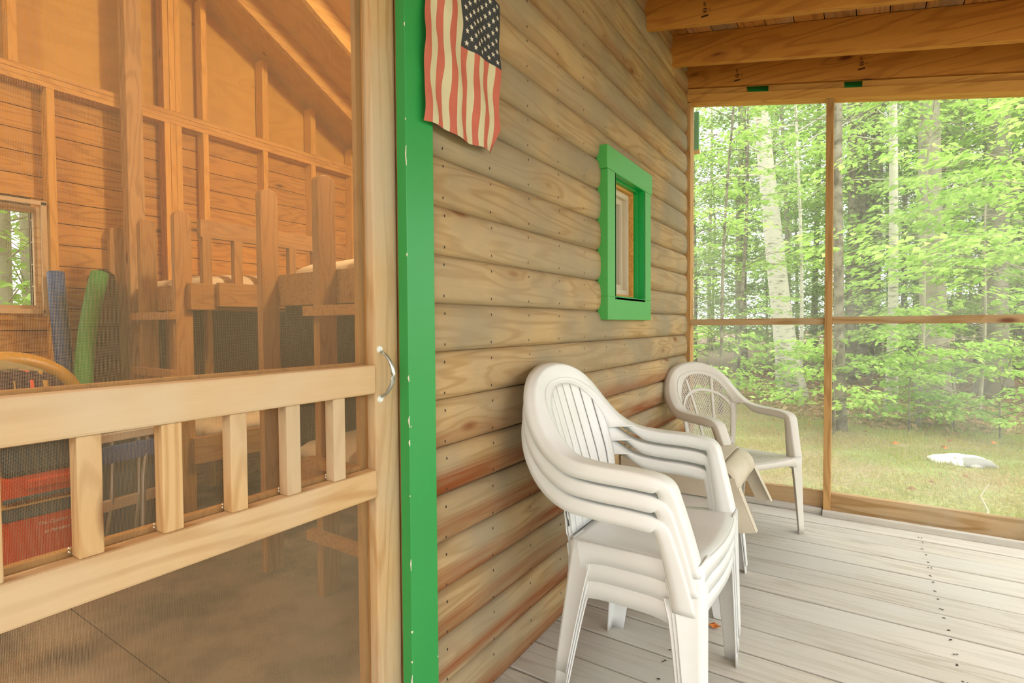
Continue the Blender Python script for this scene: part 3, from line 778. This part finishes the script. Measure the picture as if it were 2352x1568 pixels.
flag()
# pale splinter beside the flag
# --- plastic chairs
def catmull(pts, n):
    P = np.array(pts, float); out = []
    Q = np.vstack([2*P[0]-P[1], P, 2*P[-1]-P[-2]])
    for i in range(len(P)-1):
        for k in range(n):
            t = k/n; a, b_, c, d = Q[i], Q[i+1], Q[i+2], Q[i+3]
            out.append(.5*((2*b_)+(-a+c)*t+(2*a-5*b_+4*c-d)*t*t+(-a+3*b_-3*c+d)*t**3))
    out.append(P[-1]); return np.array(out)
RIM = [ # outer edge, inward vector, skirt vector
 ((.262, .262, .395), (0, -.052, 0), (-.060, .0, 0)),
 ((.238, .272, .49), (0, -.054, 0), (-.050, .0, 0)),
 ((.213, .286, .580), (0, -.056, 0), (-.042, .002, 0)),
 ((.196, .294, .626), (0, -.058, 0), (-.034, .003, -.014)),
 ((.160, .299, .648), (0, -.058, 0), (-.010, .004, -.038)),
 ((.09, .302, .655), (0, -.058, 0), (0, .005, -.041)),
 ((-.01, .302, .657), (0, -.058, 0), (0, .005, -.041)),
 ((-.10, .296, .668), (.010, -.056, .002), (-.004, .006, -.042)),
 ((-.165, .278, .706), (.018, -.052, .0), (-.022, .008, -.036)),
 ((-.212, .256, .762), (.020, -.048, -.008), (-.034, .010, -.018)),
 ((-.246, .220, .822), (.018, -.040, -.020), (-.036, .008, -.004)),
 ((-.270, .160, .872), (.014, -.026, -.036), (-.036, .005, .004)),
 ((-.283, .080, .900), (.012, -.010, -.044), (-.036, .0, .006)),
 ((-.287, 0, .908), (.012, 0, -.046), (-.036, 0, .006))]
def back_half(z):  # half width of the back panel at height z
    if z < .66: return .165+(z-.40)*.13
    t = min(1, (z-.66)/.212); return max(.0, (.199+.03*min(1, (z-.66)/.06)*(1-t))*(max(.0, 1-t**2.5))**.5)
def back_x(y, z): return -.138-.132*max(0, (z-.40)/.45)**1.1+.050*(y/.22)**2*min(1, max(0, z-.40)/.2)
def make_chair(style, label, group=None):
    mt = 'wplastic' if style == 'slat' else 'bplastic'
    t = empty('plastic_chair', (0, 0, 0), 0, label, 'chair', group)
    R = np.array([np.concatenate(s_) for s_ in RIM]); C = catmull(R, 5)
    full = np.vstack([C, (C[::-1][1:])*np.array([1, -1, 1]*3)])
    rows = []
    nfull = len(full)
    for q in full:
        p, w, d = q[:3], q[3:6], q[6:9]
        il = .95 if p[2] < .66 and p[0] > -.06 else max(.12, .95-(-.06-p[0])*9)
        rows.append([tuple(x) for x in (p+w*1.0+d*il, p+w*1.0+d*il*.5, p+w*1.0+d*.16, p+w*.985+d*.04, p+w*.90, p+w*.5-d*.015, p+w*.12, p+w*.03+d*.02, p+d*.14-w*.005, p+d*.55-w*.015, p+d*1.0-w*.02)])
    # arms and back hoop are one moulding
    MB().grid(rows).build('arm_hoop', mt, t, smooth=True, solid=.0035)
    def slat_top(y): return .655+.190*math.sqrt(max(0, 1-(min(1, abs(y)/.19))**2.4))
    def shoulder(mb):
        rows_ = []
        for q in full:
            p, w = q[:3], q[3:6]
            if p[0] > -.085: continue
            a = p+w*.97; yp = max(-.1895, min(.1895, a[1]*.80)); zp = slat_top(yp)-.002
            b_ = np.array([back_x(yp, zp)+.0005, yp, zp])
            rows_.append([tuple(a+(b_-a)*t_+np.array([-.004*math.sin(PI*t_), 0, 0])) for t_ in (0, .2, .45, .7, 1)])
        mb.grid(rows_)
    # back panel
    if style == 'slat':
        mb = MB(); edges = [-.165, -.118, -.0708, -.0236, .0236, .0708, .118, .165]
        n = 24
        slots = [-.15, -.10, -.05, 0, .05, .10, .15]
        cols = [-.235]+slots+[.235]
        for c in range(len(cols)-1):
            a, b_ = cols[c], cols[c+1]
            if c > 0: a += .003
            if c < len(cols)-2: b_ -= .003
            cs = []
            for j in range(7):
                y = a+(b_-a)*j/6; y = max(-.1895, min(.1895, y)); zt = slat_top(y)
                cs.append([(back_x(y, z_), y, z_) if abs(y) < back_half(z_) or z_ > .5 else (back_x(math.copysign(back_half(z_), y), z_), math.copysign(back_half(z_), y), z_) for z_ in [.405+(zt-.405)*i/n for i in range(n+1)]])
            if abs(cs[-1][0][1]-cs[0][0][1]) > 1e-4 or abs(cs[-1][-1][1]-cs[0][-1][1]) > 1e-4: mb.grid(cs)
        # solid margins above and below the slots
        rows_ = []
        for i in range(5):
            z = .400+.075*i/4; hw = back_half(z)+.012; rows_.append([(back_x(hw*(j/8-1), z)-.0015, hw*(j/8-1), z) for j in range(17)])
        mb.grid(rows_)
        shoulder(mb)
        mb.build('back_slats', mt, t, smooth=True, solid=.004)
    else:
        mb = MB()
        def inside(y, z, m_=0.):
            if z < .46: return False
            if z < .655: return abs(y) < back_half(z)-.004
            return abs(y) < .19 and z < slat_top(y)
        step = .0125; th = .0032
        for sgn in (1, -1):
            for k in range(-46, 46):
                c = k*step*1.41; cur = []
                for i in range(0, 161):
                    z = .46+.39*i/160; y = sgn*(z-.64)*.9+c
                    if inside(y, z, -.012): cur.append((y, z))
                    elif cur:
                        if len(cur) > 3:
                            pp = cur[::3]+[cur[-1]]
                            mb.grid([[(back_x(y_, z_)+.001*sgn, y_-th/2*1.3, z_), (back_x(y_, z_)+.001*sgn, y_+th/2*1.3, z_)] for y_, z_ in pp])
                        cur = []
                if len(cur) > 3: mb.grid([[(back_x(y_, z_), y_-th/2*1.3, z_), (back_x(y_, z_), y_+th/2*1.3, z_)] for y_, z_ in cur[::3]])
        mb.build('lattice', mt, t, solid=.003)
        mb = MB()
        def band(fn, w, n=28):
            rows_ = []
            pts = [fn(i/n) for i in range(n+1)]
            for i, (y, z) in enumerate(pts):
                a = pts[max(0, i-1)]; b_ = pts[min(n, i+1)]; d = Vector((b_[0]-a[0], b_[1]-a[1])); d = d.normalized() if d.length else Vector((1, 0)); nn = Vector((-d.y, d.x))
                row = []
                for s_ in (-w/2, 0, w/2):
                    yy, zz = y+nn.x*s_, z+nn.y*s_; row.append((back_x(yy, zz)+.004, yy, zz))
                rows_.append(row)
            mb.grid(rows_)
        for sg in (1, -1):
            band(lambda q, sg=sg: (sg*(.050+.050*q**1.5), .45+.37*q), .018)
            band(lambda q, sg=sg: (sg*(back_half(.42+.30*q)-.002), .42+.30*q), .034)
            # outer shoulder
        band(lambda q: (.185*math.cos(PI*q), .63+.120*math.sin(PI*q)), .018)
        shoulder(mb)
        band(lambda q: (-.17+.34*q, .435), .07)
        mb.build('back_frame', mt, t, smooth=True, solid=.005)
    # seat
    def hw(x): return .200+(x+.13)/.39*.046
    mb = MB(); rows_ = []; nx = 14; ny = 16
    for i in range(nx+1):
        x = -.135+.385*i/nx; row = []
        for j in range(ny+1):
            q = -1+2*j/ny; y = hw(x)*q
            xx = x+(.028*(1-q*q))*max(0, (i/nx))**2
            z = .398+.024*(i/nx)-.012*(1-q*q)*math.sin(PI*min(1, i/nx*1.05))
            row.append((xx, y, z))
        rows_.append(row)
    mb.grid(rows_)
    # aprons
    fr = rows_[-1]; ap = []
    for k, (dx, dz) in enumerate(((0, 0), (.006, -.006), (.009, -.03))):
        ap.append([(p[0]+dx, p[1], p[2]+dz-(0 if k < 2 else .035*(abs(-1+2*j/ny)**3))) for j, p in enumerate(fr)])
    mb.grid(ap)
    for sg, idx in ((1, ny), (-1, 0)):
        e = [r_[idx] for r_ in rows_]
        mb.grid([[p, (p[0], p[1]+sg*.006, p[2]-.006), (p[0], p[1]+sg*.010, p[2]-.055-.05*abs(-1+2*i/nx)**4)] for i, p in enumerate(e)])
    e = rows_[0]; mb.grid([[p, (p[0]-.004, p[1], p[2]-.05)] for p in e])
    mb.build('seat', mt, t, smooth=True, solid=.004, off=-1)
    if style != 'slat':
        mb = MB()
        for k in range(-3, 4):
            y = k*.045
            mb.grid([[(x_, y-.002, .4+.024*(x_+.15)/.4-.0105*(1-(y/.22)**2)*math.sin(PI*min(1, (x_+.15)/.4*1.05))+.0015), (x_, y+.002, .4+.024*(x_+.15)/.4-.0105*(1-(y/.22)**2)*math.sin(PI*min(1, (x_+.15)/.4*1.05))+.0015)] for x_ in [-.08+.26*i/10 for i in range(11)]])
        mb.build('seat_grooves', 'stamp', t)
    # legs: tapered angle section
    def leg(cx0, cy0, z0, cx1, cy1, w0, w1, sx_, sy_):
        rows_ = []
        for i in range(9):
            q = i/8; cx, cy, z = cx0+(cx1-cx0)*q, cy0+(cy1-cy0)*q, z0*(1-q); w = w0+(w1-w0)*q**.6
            cr = .010
            rows_.append([(cx+sx_*w, cy-sy_*.004, z), (cx+sx_*w*.96, cy, z), (cx+sx_*cr, cy, z), (cx+sx_*cr*.3, cy+sy_*cr*.3, z), (cx, cy+sy_*cr, z), (cx, cy+sy_*w*.96, z), (cx-sx_*.004, cy+sy_*w, z)])
        MB().grid(rows_).build('leg', mt, t, smooth=True, solid=.004)
    for s_ in (1, -1):
        leg(.262, s_*.256, .425, .272, s_*.268, .085, .042, -1, -s_)
        leg(-.125, s_*.206, .40, -.172, s_*.240, .080, .042, 1, -s_)
    return t
c1 = make_chair('slat', 'white plastic armchair at the bottom of the stack by the log wall', 'white armchairs stacked by the log wall')
c1.location = (.385, 1.635, 0)
for k, nm in ((1, 'middle'), (2, 'top')):
    c = copy_tree(c1); c.location = (.385+.004*k, 1.635, .052*k)
    c['label'] = {'middle': 'white plastic armchair in the middle of the stack by the log wall', 'top': 'white plastic armchair with slatted back on top of the stack'}[nm]
c2_ = make_chair('lattice', 'beige plastic armchair with lattice back standing in the far corner by the screen')
c2_.location = (.384, 3.197, 0); c2_.rotation_euler = (0, 0, -.58)

# --- resin stools between the chairs
def make_stool(mt, label, group, name='plastic_stool'):
    t = empty(name, (0, 0, 0), 0, label, 'stool', group)
    w, l = .22, .27
    mb = MB(); rows_ = []
    for i in range(11):
        x = -w+2*w*i/10; rows_.append([(x, -l+2*l*j/10, .40-.006*(abs(x)/w)**2) for j in range(11)])
    mb.grid(rows_); mb.build('seat', mt, t, smooth=True, solid=.004)
    mb = MB()
    for pts in (([(-w, -l), (w, -l), (w, l), (-w, l), (-w, -l)]),):
        for (a, b_) in zip(pts[:-1], pts[1:]):
            mb.grid([[(a[0]+(b_[0]-a[0])*q, a[1]+(b_[1]-a[1])*q, .395), (a[0]*1.03+(b_[0]-a[0])*q*1.03, a[1]*1.03+(b_[1]-a[1])*q*1.03, .315)] for q in [i/8 for i in range(9)]])
    mb.build('apron', mt, t, solid=.004)
    for sx_ in (1, -1):
        for sy_ in (1, -1):
            rows_ = []
            for i in range(7):
                q = i/6; cx, cy, z = sx_*(w+.002+.03*q), sy_*(l*.98-.03*q*0), .40*(1-q); ww2 = .075-.035*q
                rows_.append([(cx-sx_*ww2, cy, z), (cx-sx_*.01, cy, z), (cx, cy-sy_*.01, z), (cx, cy-sy_*ww2, z)])
            MB().grid(rows_).build('leg', mt, t, smooth=False, solid=.004)
    return t
s1 = make_stool('wplastic', 'white plastic stool at the bottom of the stools behind the white armchairs', 'white stools nested between the chairs')
s1.location = (.315, 2.385, -.06)
for ch in s1.children:
    if ch.name.startswith('leg'): ch.scale = (1, 1, 1)
s1.location = (.315, 2.385, 0); s1.scale = (1, .93, .85)
s2 = copy_tree(s1); s2.location = (.319, 2.385, .035); s2['label'] = 'white plastic stool nested above the lowest one behind the armchairs'
fr_ = empty('leg_rest', (.20, 2.65, .382), 0, 'tan plastic leg rest with splayed feet lying on the white stools', 'leg rest')
YA, YB = -.23, .23
box('panel', (-.168, YA, .135), (.288, YB, .148), 'tplastic', fr_, .004)
for y in (YA, YB-.007): box('side', (-.168, y, .0), (.288, y+.007, .134), 'tplastic', fr_, .002)
box('end', (-.168, YA+.008, .0), (-.161, YB-.008, .134), 'tplastic', fr_, .002)
rows_ = []
for i in range(9):
    a = i/8; xx_ = .294+.078*math.sin(a*PI*.5); zz_ = .148-.085*(1-math.cos(a*PI*.5))
    rows_.append([(xx_-.012*abs(j/6-1)**6, YA+.0+.46*j/12, zz_-.012*abs(j/6-1)**6) for j in range(13)])
rows_.append([(.360-.012*abs(j/6-1)**6, YA+.46*j/12, .012+.05*(1-abs(j/6-1)**2)) for j in range(13)])
MB().grid(rows_).build('nose', 'tplastic', fr_, smooth=True, solid=.006, off=-1)
for y, sg in ((YA, -1), (YB, 1)):
    mb = MB(); mb.prism([(.27, y, .10), (.352, y, .10), (.365, y, .055), (.437, y+sg*.02, -.112), (.370, y+sg*.02, -.128), (.29, y, .06)], (0, -sg*.006, 0))
    mb.prism([(.362, y, .06), (.437, y+sg*.02, -.112), (.437, y+sg*.02-sg*.035, -.112), (.362, y-sg*.045, .06)], (.005, 0, 0))
    mb.build('foot', 'tplastic', fr_, .002)
# --- orange dead leaf on the deck
mb = MB(); pts = [(0, 0, .002), (.022, .010, .012), (.045, .004, .004), (.050, -.012, .016), (.026, -.020, .004), (.006, -.018, .014)]
mb.add(pts+[(.025, -.006, .012)], [(i, (i+1) % 6, 6) for i in range(6)])
o = mb.build('dead_leaf', 'dead', loc=(.52, 2.07, .003), solid=.001); tag(o, 'crumpled orange dead leaf lying on the deck behind the armchair stack', 'leaf')

# ================================================================== OUTSIDE
rng = np.random.default_rng(5)
GZ = -.42
def gz(x, y): return GZ+.06*math.sin(x*.5+y*.3)*min(1, abs(y-4)/6)+.02*max(0, y-13)
mb = MB(); rows_ = []
gy = list(np.linspace(-14, 4, 10))+list(np.linspace(4.5, 22, 60))+list(np.linspace(23, 60, 20))
for y in gy: rows_.append([(x, y, gz(x, y)+(.012*math.sin(x*7+y*5)+.01*math.cos(x*4-y*9) if 4 < y < 22 else 0)) for x in np.linspace(-30, 34, 129)])
mb.grid(rows_); S(mb.build('ground', 'ground', smooth=True))

def mesh_fast(name, V, F, mt, rnd=None, parent=None, smooth=False):
    """V (n,3) and quads/tris F (m,k) straight into a mesh"""
    me = bpy.data.meshes.new(name); k = F.shape[1]
    me.vertices.add(len(V)); me.vertices.foreach_set('co', V.astype(np.float32).ravel())
    me.loops.add(F.size); me.loops.foreach_set('vertex_index', F.astype(np.int32).ravel())
    me.polygons.add(len(F)); me.polygons.foreach_set('loop_start', np.arange(0, F.size, k, dtype=np.int32)); me.polygons.foreach_set('loop_total', np.full(len(F), k, dtype=np.int32))
    me.update(calc_edges=True); me.materials.append(MT[mt])
    if rnd is not None:
        a = me.attributes.new('rnd', 'FLOAT', 'FACE'); a.data.foreach_set('value', rnd.astype(np.float32))
    o = bpy.data.objects.new(name, me); COL.objects.link(o)
    if parent: o.parent = parent
    return o
# a beech leaf: pointed oval, folded on its midrib (two quads)
LF = np.array([(0, 0, 0), (.42, .30, .07), (1, 0, -.05), (.42, -.30, .07), (.5, 0, 0)])
def leaves(P, D, Nn, size):
    """P positions, D directions, Nn normals, size per leaf -> V, F"""
    D = D/np.linalg.norm(D, axis=1, keepdims=True); B = np.cross(Nn, D); B /= np.linalg.norm(B, axis=1, keepdims=True)+1e-9; Nn = np.cross(D, B)
    L_ = LF[[0, 1, 2, 3]]
    V = P[:, None, :]+size[:, None, None]*(L_[None, :, 0:1]*D[:, None, :]+L_[None, :, 1:2]*B[:, None, :]+L_[None, :, 2:3]*Nn[:, None, :])
    n = len(P); F = np.arange(n*4).reshape(n, 4)
    T = np.concatenate([F[:, [0, 1, 2]], F[:, [0, 2, 3]]])
    return V.reshape(-1, 3), T
def spray(base, az, length, droop, nleaf, size, spread=.35, rise=.1):
    """flat layered spray of leaves around a drooping twig"""
    t = rng.random(nleaf)**.7; side = rng.choice([-1, 1], nleaf); lat = rng.random(nleaf)*spread*length*(1-.5*t)*side
    d = np.array([math.cos(az), math.sin(az)]); p = np.array([-d[1], d[0]])
    P = np.empty((nleaf, 3)); P[:, 0] = base[0]+d[0]*t*length+p[0]*lat; P[:, 1] = base[1]+d[1]*t*length+p[1]*lat
    P[:, 2] = base[2]+rise*t*length-droop*t*t*length+rng.normal(0, .035*length, nleaf)
    a2 = az+side*rng.uniform(.3, 1.0, nleaf); D = np.stack([np.cos(a2), np.sin(a2), rng.normal(-.25, .25, nleaf)], 1)
    Nn = np.stack([rng.normal(0, .35, nleaf), rng.normal(0, .35, nleaf), np.ones(nleaf)], 1)
    return P, D, Nn, size*rng.uniform(.7, 1.2, nleaf)
def trunk_pts(x, y, h, lean, wob=.05, n=12):
    z0 = gz(x, y); P = []
    ph = rng.random()*6
    for i in range(n+1):
        t = i/n; P.append((x+lean[0]*t*h+wob*math.sin(t*5+ph)*t, y+lean[1]*t*h+wob*math.cos(t*4+ph)*t, z0-.1+t*h))
    return P
def tree(name, x, y, h, rad, lean, bark, leafmt, label, group=None, nspray=40, nleaf=60, size=.09, zlo=.15, ext=1.6, flare=1.5, cat='tree', wob=.08, azr=None, blen=1.0):
    t = empty(name, (x, y, gz(x, y)), 0, label, cat, group)
    loc = np.array([x, y, gz(x, y)])
    TP = trunk_pts(x, y, h, lean, wob); mb = MB()
    rad_ = [rad*(flare if i == 0 else 1.12 if i == 1 else 1)*(1-.55*i/12) for i in range(13)]
    mb.tube([tuple(np.array(p)-loc) for p in TP], rad_, 12)
    Ps, Ds, Ns, Ss = [], [], [], []; br = mb
    A = np.array(TP)
    for k in range(nspray):
        q = zlo+(1-zlo)*rng.random(); i = min(11, int(q*12)); base = A[i]+(A[i+1]-A[i])*(q*12-i)
        az = rng.uniform(0, 2*PI) if azr is None else rng.uniform(*azr)
        Lb = ext*rng.uniform(.5, 1.1)*blen; up = rng.uniform(.0, .35)
        tip = base+np.array([math.cos(az)*Lb, math.sin(az)*Lb, up*Lb])
        mid = (base+tip)/2+np.array([0, 0, .08*Lb])
        br.tube([tuple(base-loc), tuple(mid-loc), tuple(tip-loc)], [max(.006, rad*.12), max(.005, rad*.08), .003], 5, cap=False)
        for j in range(3):
            qq = .35+.3*j; bb_ = base+(tip-base)*qq
            p = spray(bb_, az+rng.uniform(-.9, .9), Lb*rng.uniform(.45, .8), .22, nleaf//3, size)
            Ps.append(p[0]); Ds.append(p[1]); Ns.append(p[2]); Ss.append(p[3])
    mb.build('trunk', bark, t, smooth=True)
    if nspray:
        P = np.concatenate(Ps)-loc; V, T = leaves(P, np.concatenate(Ds), np.concatenate(Ns), np.concatenate(Ss))
        rv = rng.random(len(P)); mesh_fast('foliage', V, T, leafmt, np.concatenate([rv, rv]), t)
    return t
CX, CY = .984, 0.
def at(px, dist):
    """ground position seen in picture column px at a given distance"""
    uu = (px-1176)/1214; a = math.atan(uu)-YAW
    return CX+dist*math.sin(a), CY+dist*math.cos(a)
# named trees
x, y = at(1822, 13.0); tree('birch_tree', x, y, 11, .23, (-.115, .02), 'birch', 'leafA', 'large leaning paper birch behind the left screen panel', None, 22, 60, .11, .45, 2.4)
x, y = at(2048, 11.5); tree('birch_tree', x, y, 10, .085, (.005, .0), 'birch', 'leafA', 'slender birch right of the screen post with mossy lower trunk', None, 18, 54, .10, .40, 1.6)
x, y = at(2150, 13.5); tree('beech_tree', x, y, 12, .24, (-.02, .02), 'bark_gray', 'leafA', 'stout pale beech with knot holes right of the slender birch', None, 16, 54, .10, .5, 2.0, 1.6)
x, y = at(2285, 15); tree('hardwood_tree', x, y, 12, .24, (.0, .01), 'bark_gray', 'leafB', 'thick grey furrowed trunk nearest the right edge of the view', None, 12, 54, .10, .5, 2.0)
x, y = at(1930, 9.0); tree('hardwood_tree', x, y, 9, .075, (-.004, .02), 'bark_dark', 'leafA', 'mossy dark trunk just right of the screen post', None, 16, 60, .10, .35, 1.3, azr=(-.6, 3.6))
x, y = at(1968, 18); tree('hardwood_tree', x, y, 13, .27, (.0, .0), 'bark_dark', 'leafB', 'broad grey trunk far behind the screen post', None, 12, 54, .11, .5, 2.2)
x, y = at(2000, 19); tree('hardwood_tree', x, y, 13, .22, (.01, .0), 'bark_dark', 'leafB', 'straight dark trunk beside the broad far one', None, 12, 54, .11, .5, 2.2)
x, y = at(1655, 9.5); tree('sapling', x, y, 6.5, .030, (.025, .0), 'bark_dark', 'leafA', 'thin dark sapling near the corner post', None, 26, 66, .10, .25, 1.0)
x, y = at(1693, 11.0); tree('sapling', x, y, 7.5, .035, (.03, .01), 'bark_dark', 'leafA', 'thin forked sapling left of the leaning birch', None, 24, 66, .10, .30, 1.1)
x, y = at(1842, 11.5); tree('sapling', x, y, 7.5, .035, (-.012, .0), 'birch', 'leafA', 'thin pale sapling between the leaning birch and the screen post', None, 26, 66, .10, .25, 1.1)
# branches reaching in front on the right
x, y = at(2110, 10.3); tree('sapling', x, y, 5.2, .028, (.03, -.02), 'bark_gray', 'leafA', 'bright leafy beech sapling in front of the stout beech', None, 30, 84, .11, .18, 1.25)
x, y = at(2420, 8.6); tree('sapling', x, y, 6.0, .04, (-.03, .0), 'bark_gray', 'leafA', 'leafy beech sapling reaching in from the right edge', None, 38, 90, .12, .22, 1.7)
x, y = at(2250, 11.5); tree('sapling', x, y, 4.2, .028, (.03, .0), 'bark_gray', 'leafA', 'low spreading beech sapling before the thick right trunk', None, 26, 84, .11, .2, 1.3)
# low shrubs along the edge of the woods
for px_, d_, h_, lab in ((1625, 9.8, 1.5, 'bright low shrub beside the corner post'), (1915, 8.6, 1.55, 'leafy shrub behind the screen post at the edge of the clearing'), (1995, 10.2, 1.3, 'leafy shrub right of the post below the middle rail'), (2090, 9.6, 1.4, 'wide shrub under the slender birch'), (2190, 10.6, 1.2, 'wide shrub at the foot of the stout beech'), (2300, 9.9, 1.5, 'wide shrub at the foot of the right trunk'), (1745, 12.0, 1.3, 'pale shrub left of the leaning birch foot')):
    x, y = at(px_, d_); tree('shrub', x, y, h_, .014, (.05, .0), 'bark_dark', 'leafA', lab, None, 20, 66, .085, .2, .75, cat='shrub', blen=.9)
# forest behind: shared prototypes
protos = []
for k, (bark, lf, nl, sz, ns, zl) in enumerate((('bark_dark', 'leafA', 84, .15, 62, .06), ('bark_gray', 'leafB', 84, .16, 62, .08), ('bark_dark', 'leafC', 120, .11, 70, .04))):
    lab = ('leafy green forest tree standing in the woods behind', 'mid green forest tree standing in the woods behind', 'dark fine needled hemlock standing in the woods behind')[k]
    p = tree('forest_tree' if k < 2 else 'hemlock_tree', *at(1700+200*k, 21+k), 12, .11, (.01, .0), bark, lf, lab, ('leafy trees in the woods behind', 'mid green trees in the woods behind', 'hemlocks in the woods behind')[k], ns, nl, sz, zl, 2.5, wob=.15)
    protos.append(p)
random.seed(21)
cnt = 0
for ring_, d0 in enumerate((15.5, 19, 23, 28, 34)):
    n = (8, 9, 10, 11, 12)[ring_]
    for i in range(n):
        px_ = 1500+(2650-1500)*(i+random.uniform(.1, .9))/n; d_ = d0+random.uniform(-1.2, 1.2)
        if ring_ == 0 and 1740 < px_ < 1850: continue
        x, y = at(px_, d_); k = random.choice((0, 0, 1, 1, 2, 2) if ring_ < 3 else (0, 0, 1))
        c = copy_tree(protos[k]); c.location = (x, y, gz(x, y)); c.rotation_euler = (0, 0, random.uniform(0, 6.28)); s_ = random.uniform(.6, 1.15); c.scale = (s_, s_, s_*random.uniform(.85, 1.1))
for (x, y) in ((-8.5, 2.2), (-9.5, 3.6), (-11, 1.2), (-12, 3.4), (-13, 5), (-8, 4.8), (-14, 2)):
    c = copy_tree(protos[random.choice((0, 1))]); c.location = (x, y, gz(x, y)); c.rotation_euler = (0, 0, random.uniform(0, 6.28))
    c['label'] = 'green tree standing behind the cabin beyond its far window'; c['group'] = 'trees behind the cabin'
# stone in the clearing
mb = MB(); rows_ = ellipsoid(0, 0, 0, .30, .17, .085, 22, 10, .07); mb.grid(rows_)
o = mb.build('stone', 'stone', smooth=True, loc=(1.96+.03, 7.62, gz(1.98, 7.6)+.02)); tag(o, 'pale lichen covered stone lying in the mossy clearing', 'stone')
# moss, thin grass and fallen leaves
n = 120000
yy = 4.0+9.5*rng.random(n)**1.3; span = yy*1.05; xx = CX+(-.42+rng.random(n)*1.42)*yy*.82
zz = np.array([gz(a, b_) for a, b_ in zip(xx, yy)])
h = rng.uniform(.010, .060, n)*(.55+.9*(rng.random(n)**3))*(1+(yy-4)*.06); az = rng.random(n)*6.28; w = (.003+.0009*(yy-4))
P0 = np.stack([xx-np.cos(az)*w, yy-np.sin(az)*w, zz], 1); P1 = np.stack([xx+np.cos(az)*w, yy+np.sin(az)*w, zz], 1); P2 = np.stack([xx+rng.normal(0, .015, n), yy+rng.normal(0, .015, n), zz+h], 1)
V = np.stack([P0, P1, P2], 1).reshape(-1, 3)
pat = .5+.5*np.sin(xx*1.7+np.sin(yy*1.3)*2)*np.cos(yy*1.1+xx*.6)
mo = mesh_fast('moss_grass', V, np.arange(n*3).reshape(n, 3), 'grass', np.clip(pat*.7+rng.random(n)*.4, 0, 1)); tag(mo, 'short mossy grass covering the clearing', 'grass', kind='stuff')
n = 26000
yy = 9.6+9*rng.random(n); xx = CX+(-.45+rng.random(n)*1.5)*yy*.82
kp = rng.random(n) < np.clip((yy-9.6+np.sin(xx*1.3)*.8)/1.5, .03, 1); xx = xx[kp]; yy = yy[kp]; n = len(xx)
P = np.stack([xx, yy, np.array([gz(a, b_) for a, b_ in zip(xx, yy)])+.01+.03*rng.random(n)], 1); a = rng.random(n)*6.28
V, T = leaves(P, np.stack([np.cos(a), np.sin(a), rng.normal(0, .3, n)], 1), np.stack([rng.normal(0, .4, n), rng.normal(0, .4, n), np.ones(n)], 1), rng.uniform(.06, .13, n))
rv = rng.random(n); lo = mesh_fast('leaf_litter', V, T, 'litter', np.concatenate([rv, rv])); tag(lo, 'brown fallen leaves covering the ground under the trees', 'fallen leaves', kind='stuff')
# a few dead leaves and twigs lying on the moss
for i, (px_, py_, s_) in enumerate(((2060, 1028, .10), (2185, 1020, .09), (2172, 1036, .09), (2287, 1022, .10), (2225, 1112, .09), (2098, 1140, .09), (2176, 1038, .06), (2145, 1125, .07), (1990, 1000, .07), (1860, 985, .06), (2300, 985, .07), (1790, 1010, .06))):
    uu = (px_-1176)/1214; t_ = 1.15+.40; dd = t_*1214/(py_-744)
    x = CX+dd*(math.cos(YAW)*uu-math.sin(YAW)); y = dd*(math.sin(YAW)*uu+math.cos(YAW))
    mb = MB(); a = random.uniform(0, 6); mb.add([(-.5*s_, 0, .02), (0, .3*s_, .035), (.5*s_, 0, .03), (0, -.3*s_, .02), (0, 0, .05)], [(0, 1, 4), (1, 2, 4), (2, 3, 4), (3, 0, 4)])
    o = mb.build('fallen_leaf', 'litter' if i % 3 else 'dead', loc=(x, y, gz(x, y)+.03)); o.rotation_euler = (0, 0, a)
    tag(o, 'dry curled leaf lying on the mossy clearing', 'leaf', 'dry leaves scattered on the moss')
mb = MB(); mb.tube([(0, 0, 0), (.04, .05, .12), (.0, .08, .22), (.05, .10, .32)], [.007, .006, .005, .003], 6)
o = mb.build('twig', 'twig', loc=(1.79, 5.2, gz(1.8, 5.2)+.02)); tag(o, 'bare pale stem standing upright in front of the stone', 'twig')
mb = MB(); mb.tube([(0, 0, 0), (.35, .02, .02), (.75, .10, .01)], [.006, .006, .004], 6)
o = mb.build('twig', 'twig', loc=(2.05, 5.3, gz(2.1, 5.3)+.04)); tag(o, 'long pale stick lying flat on the moss at right', 'twig')
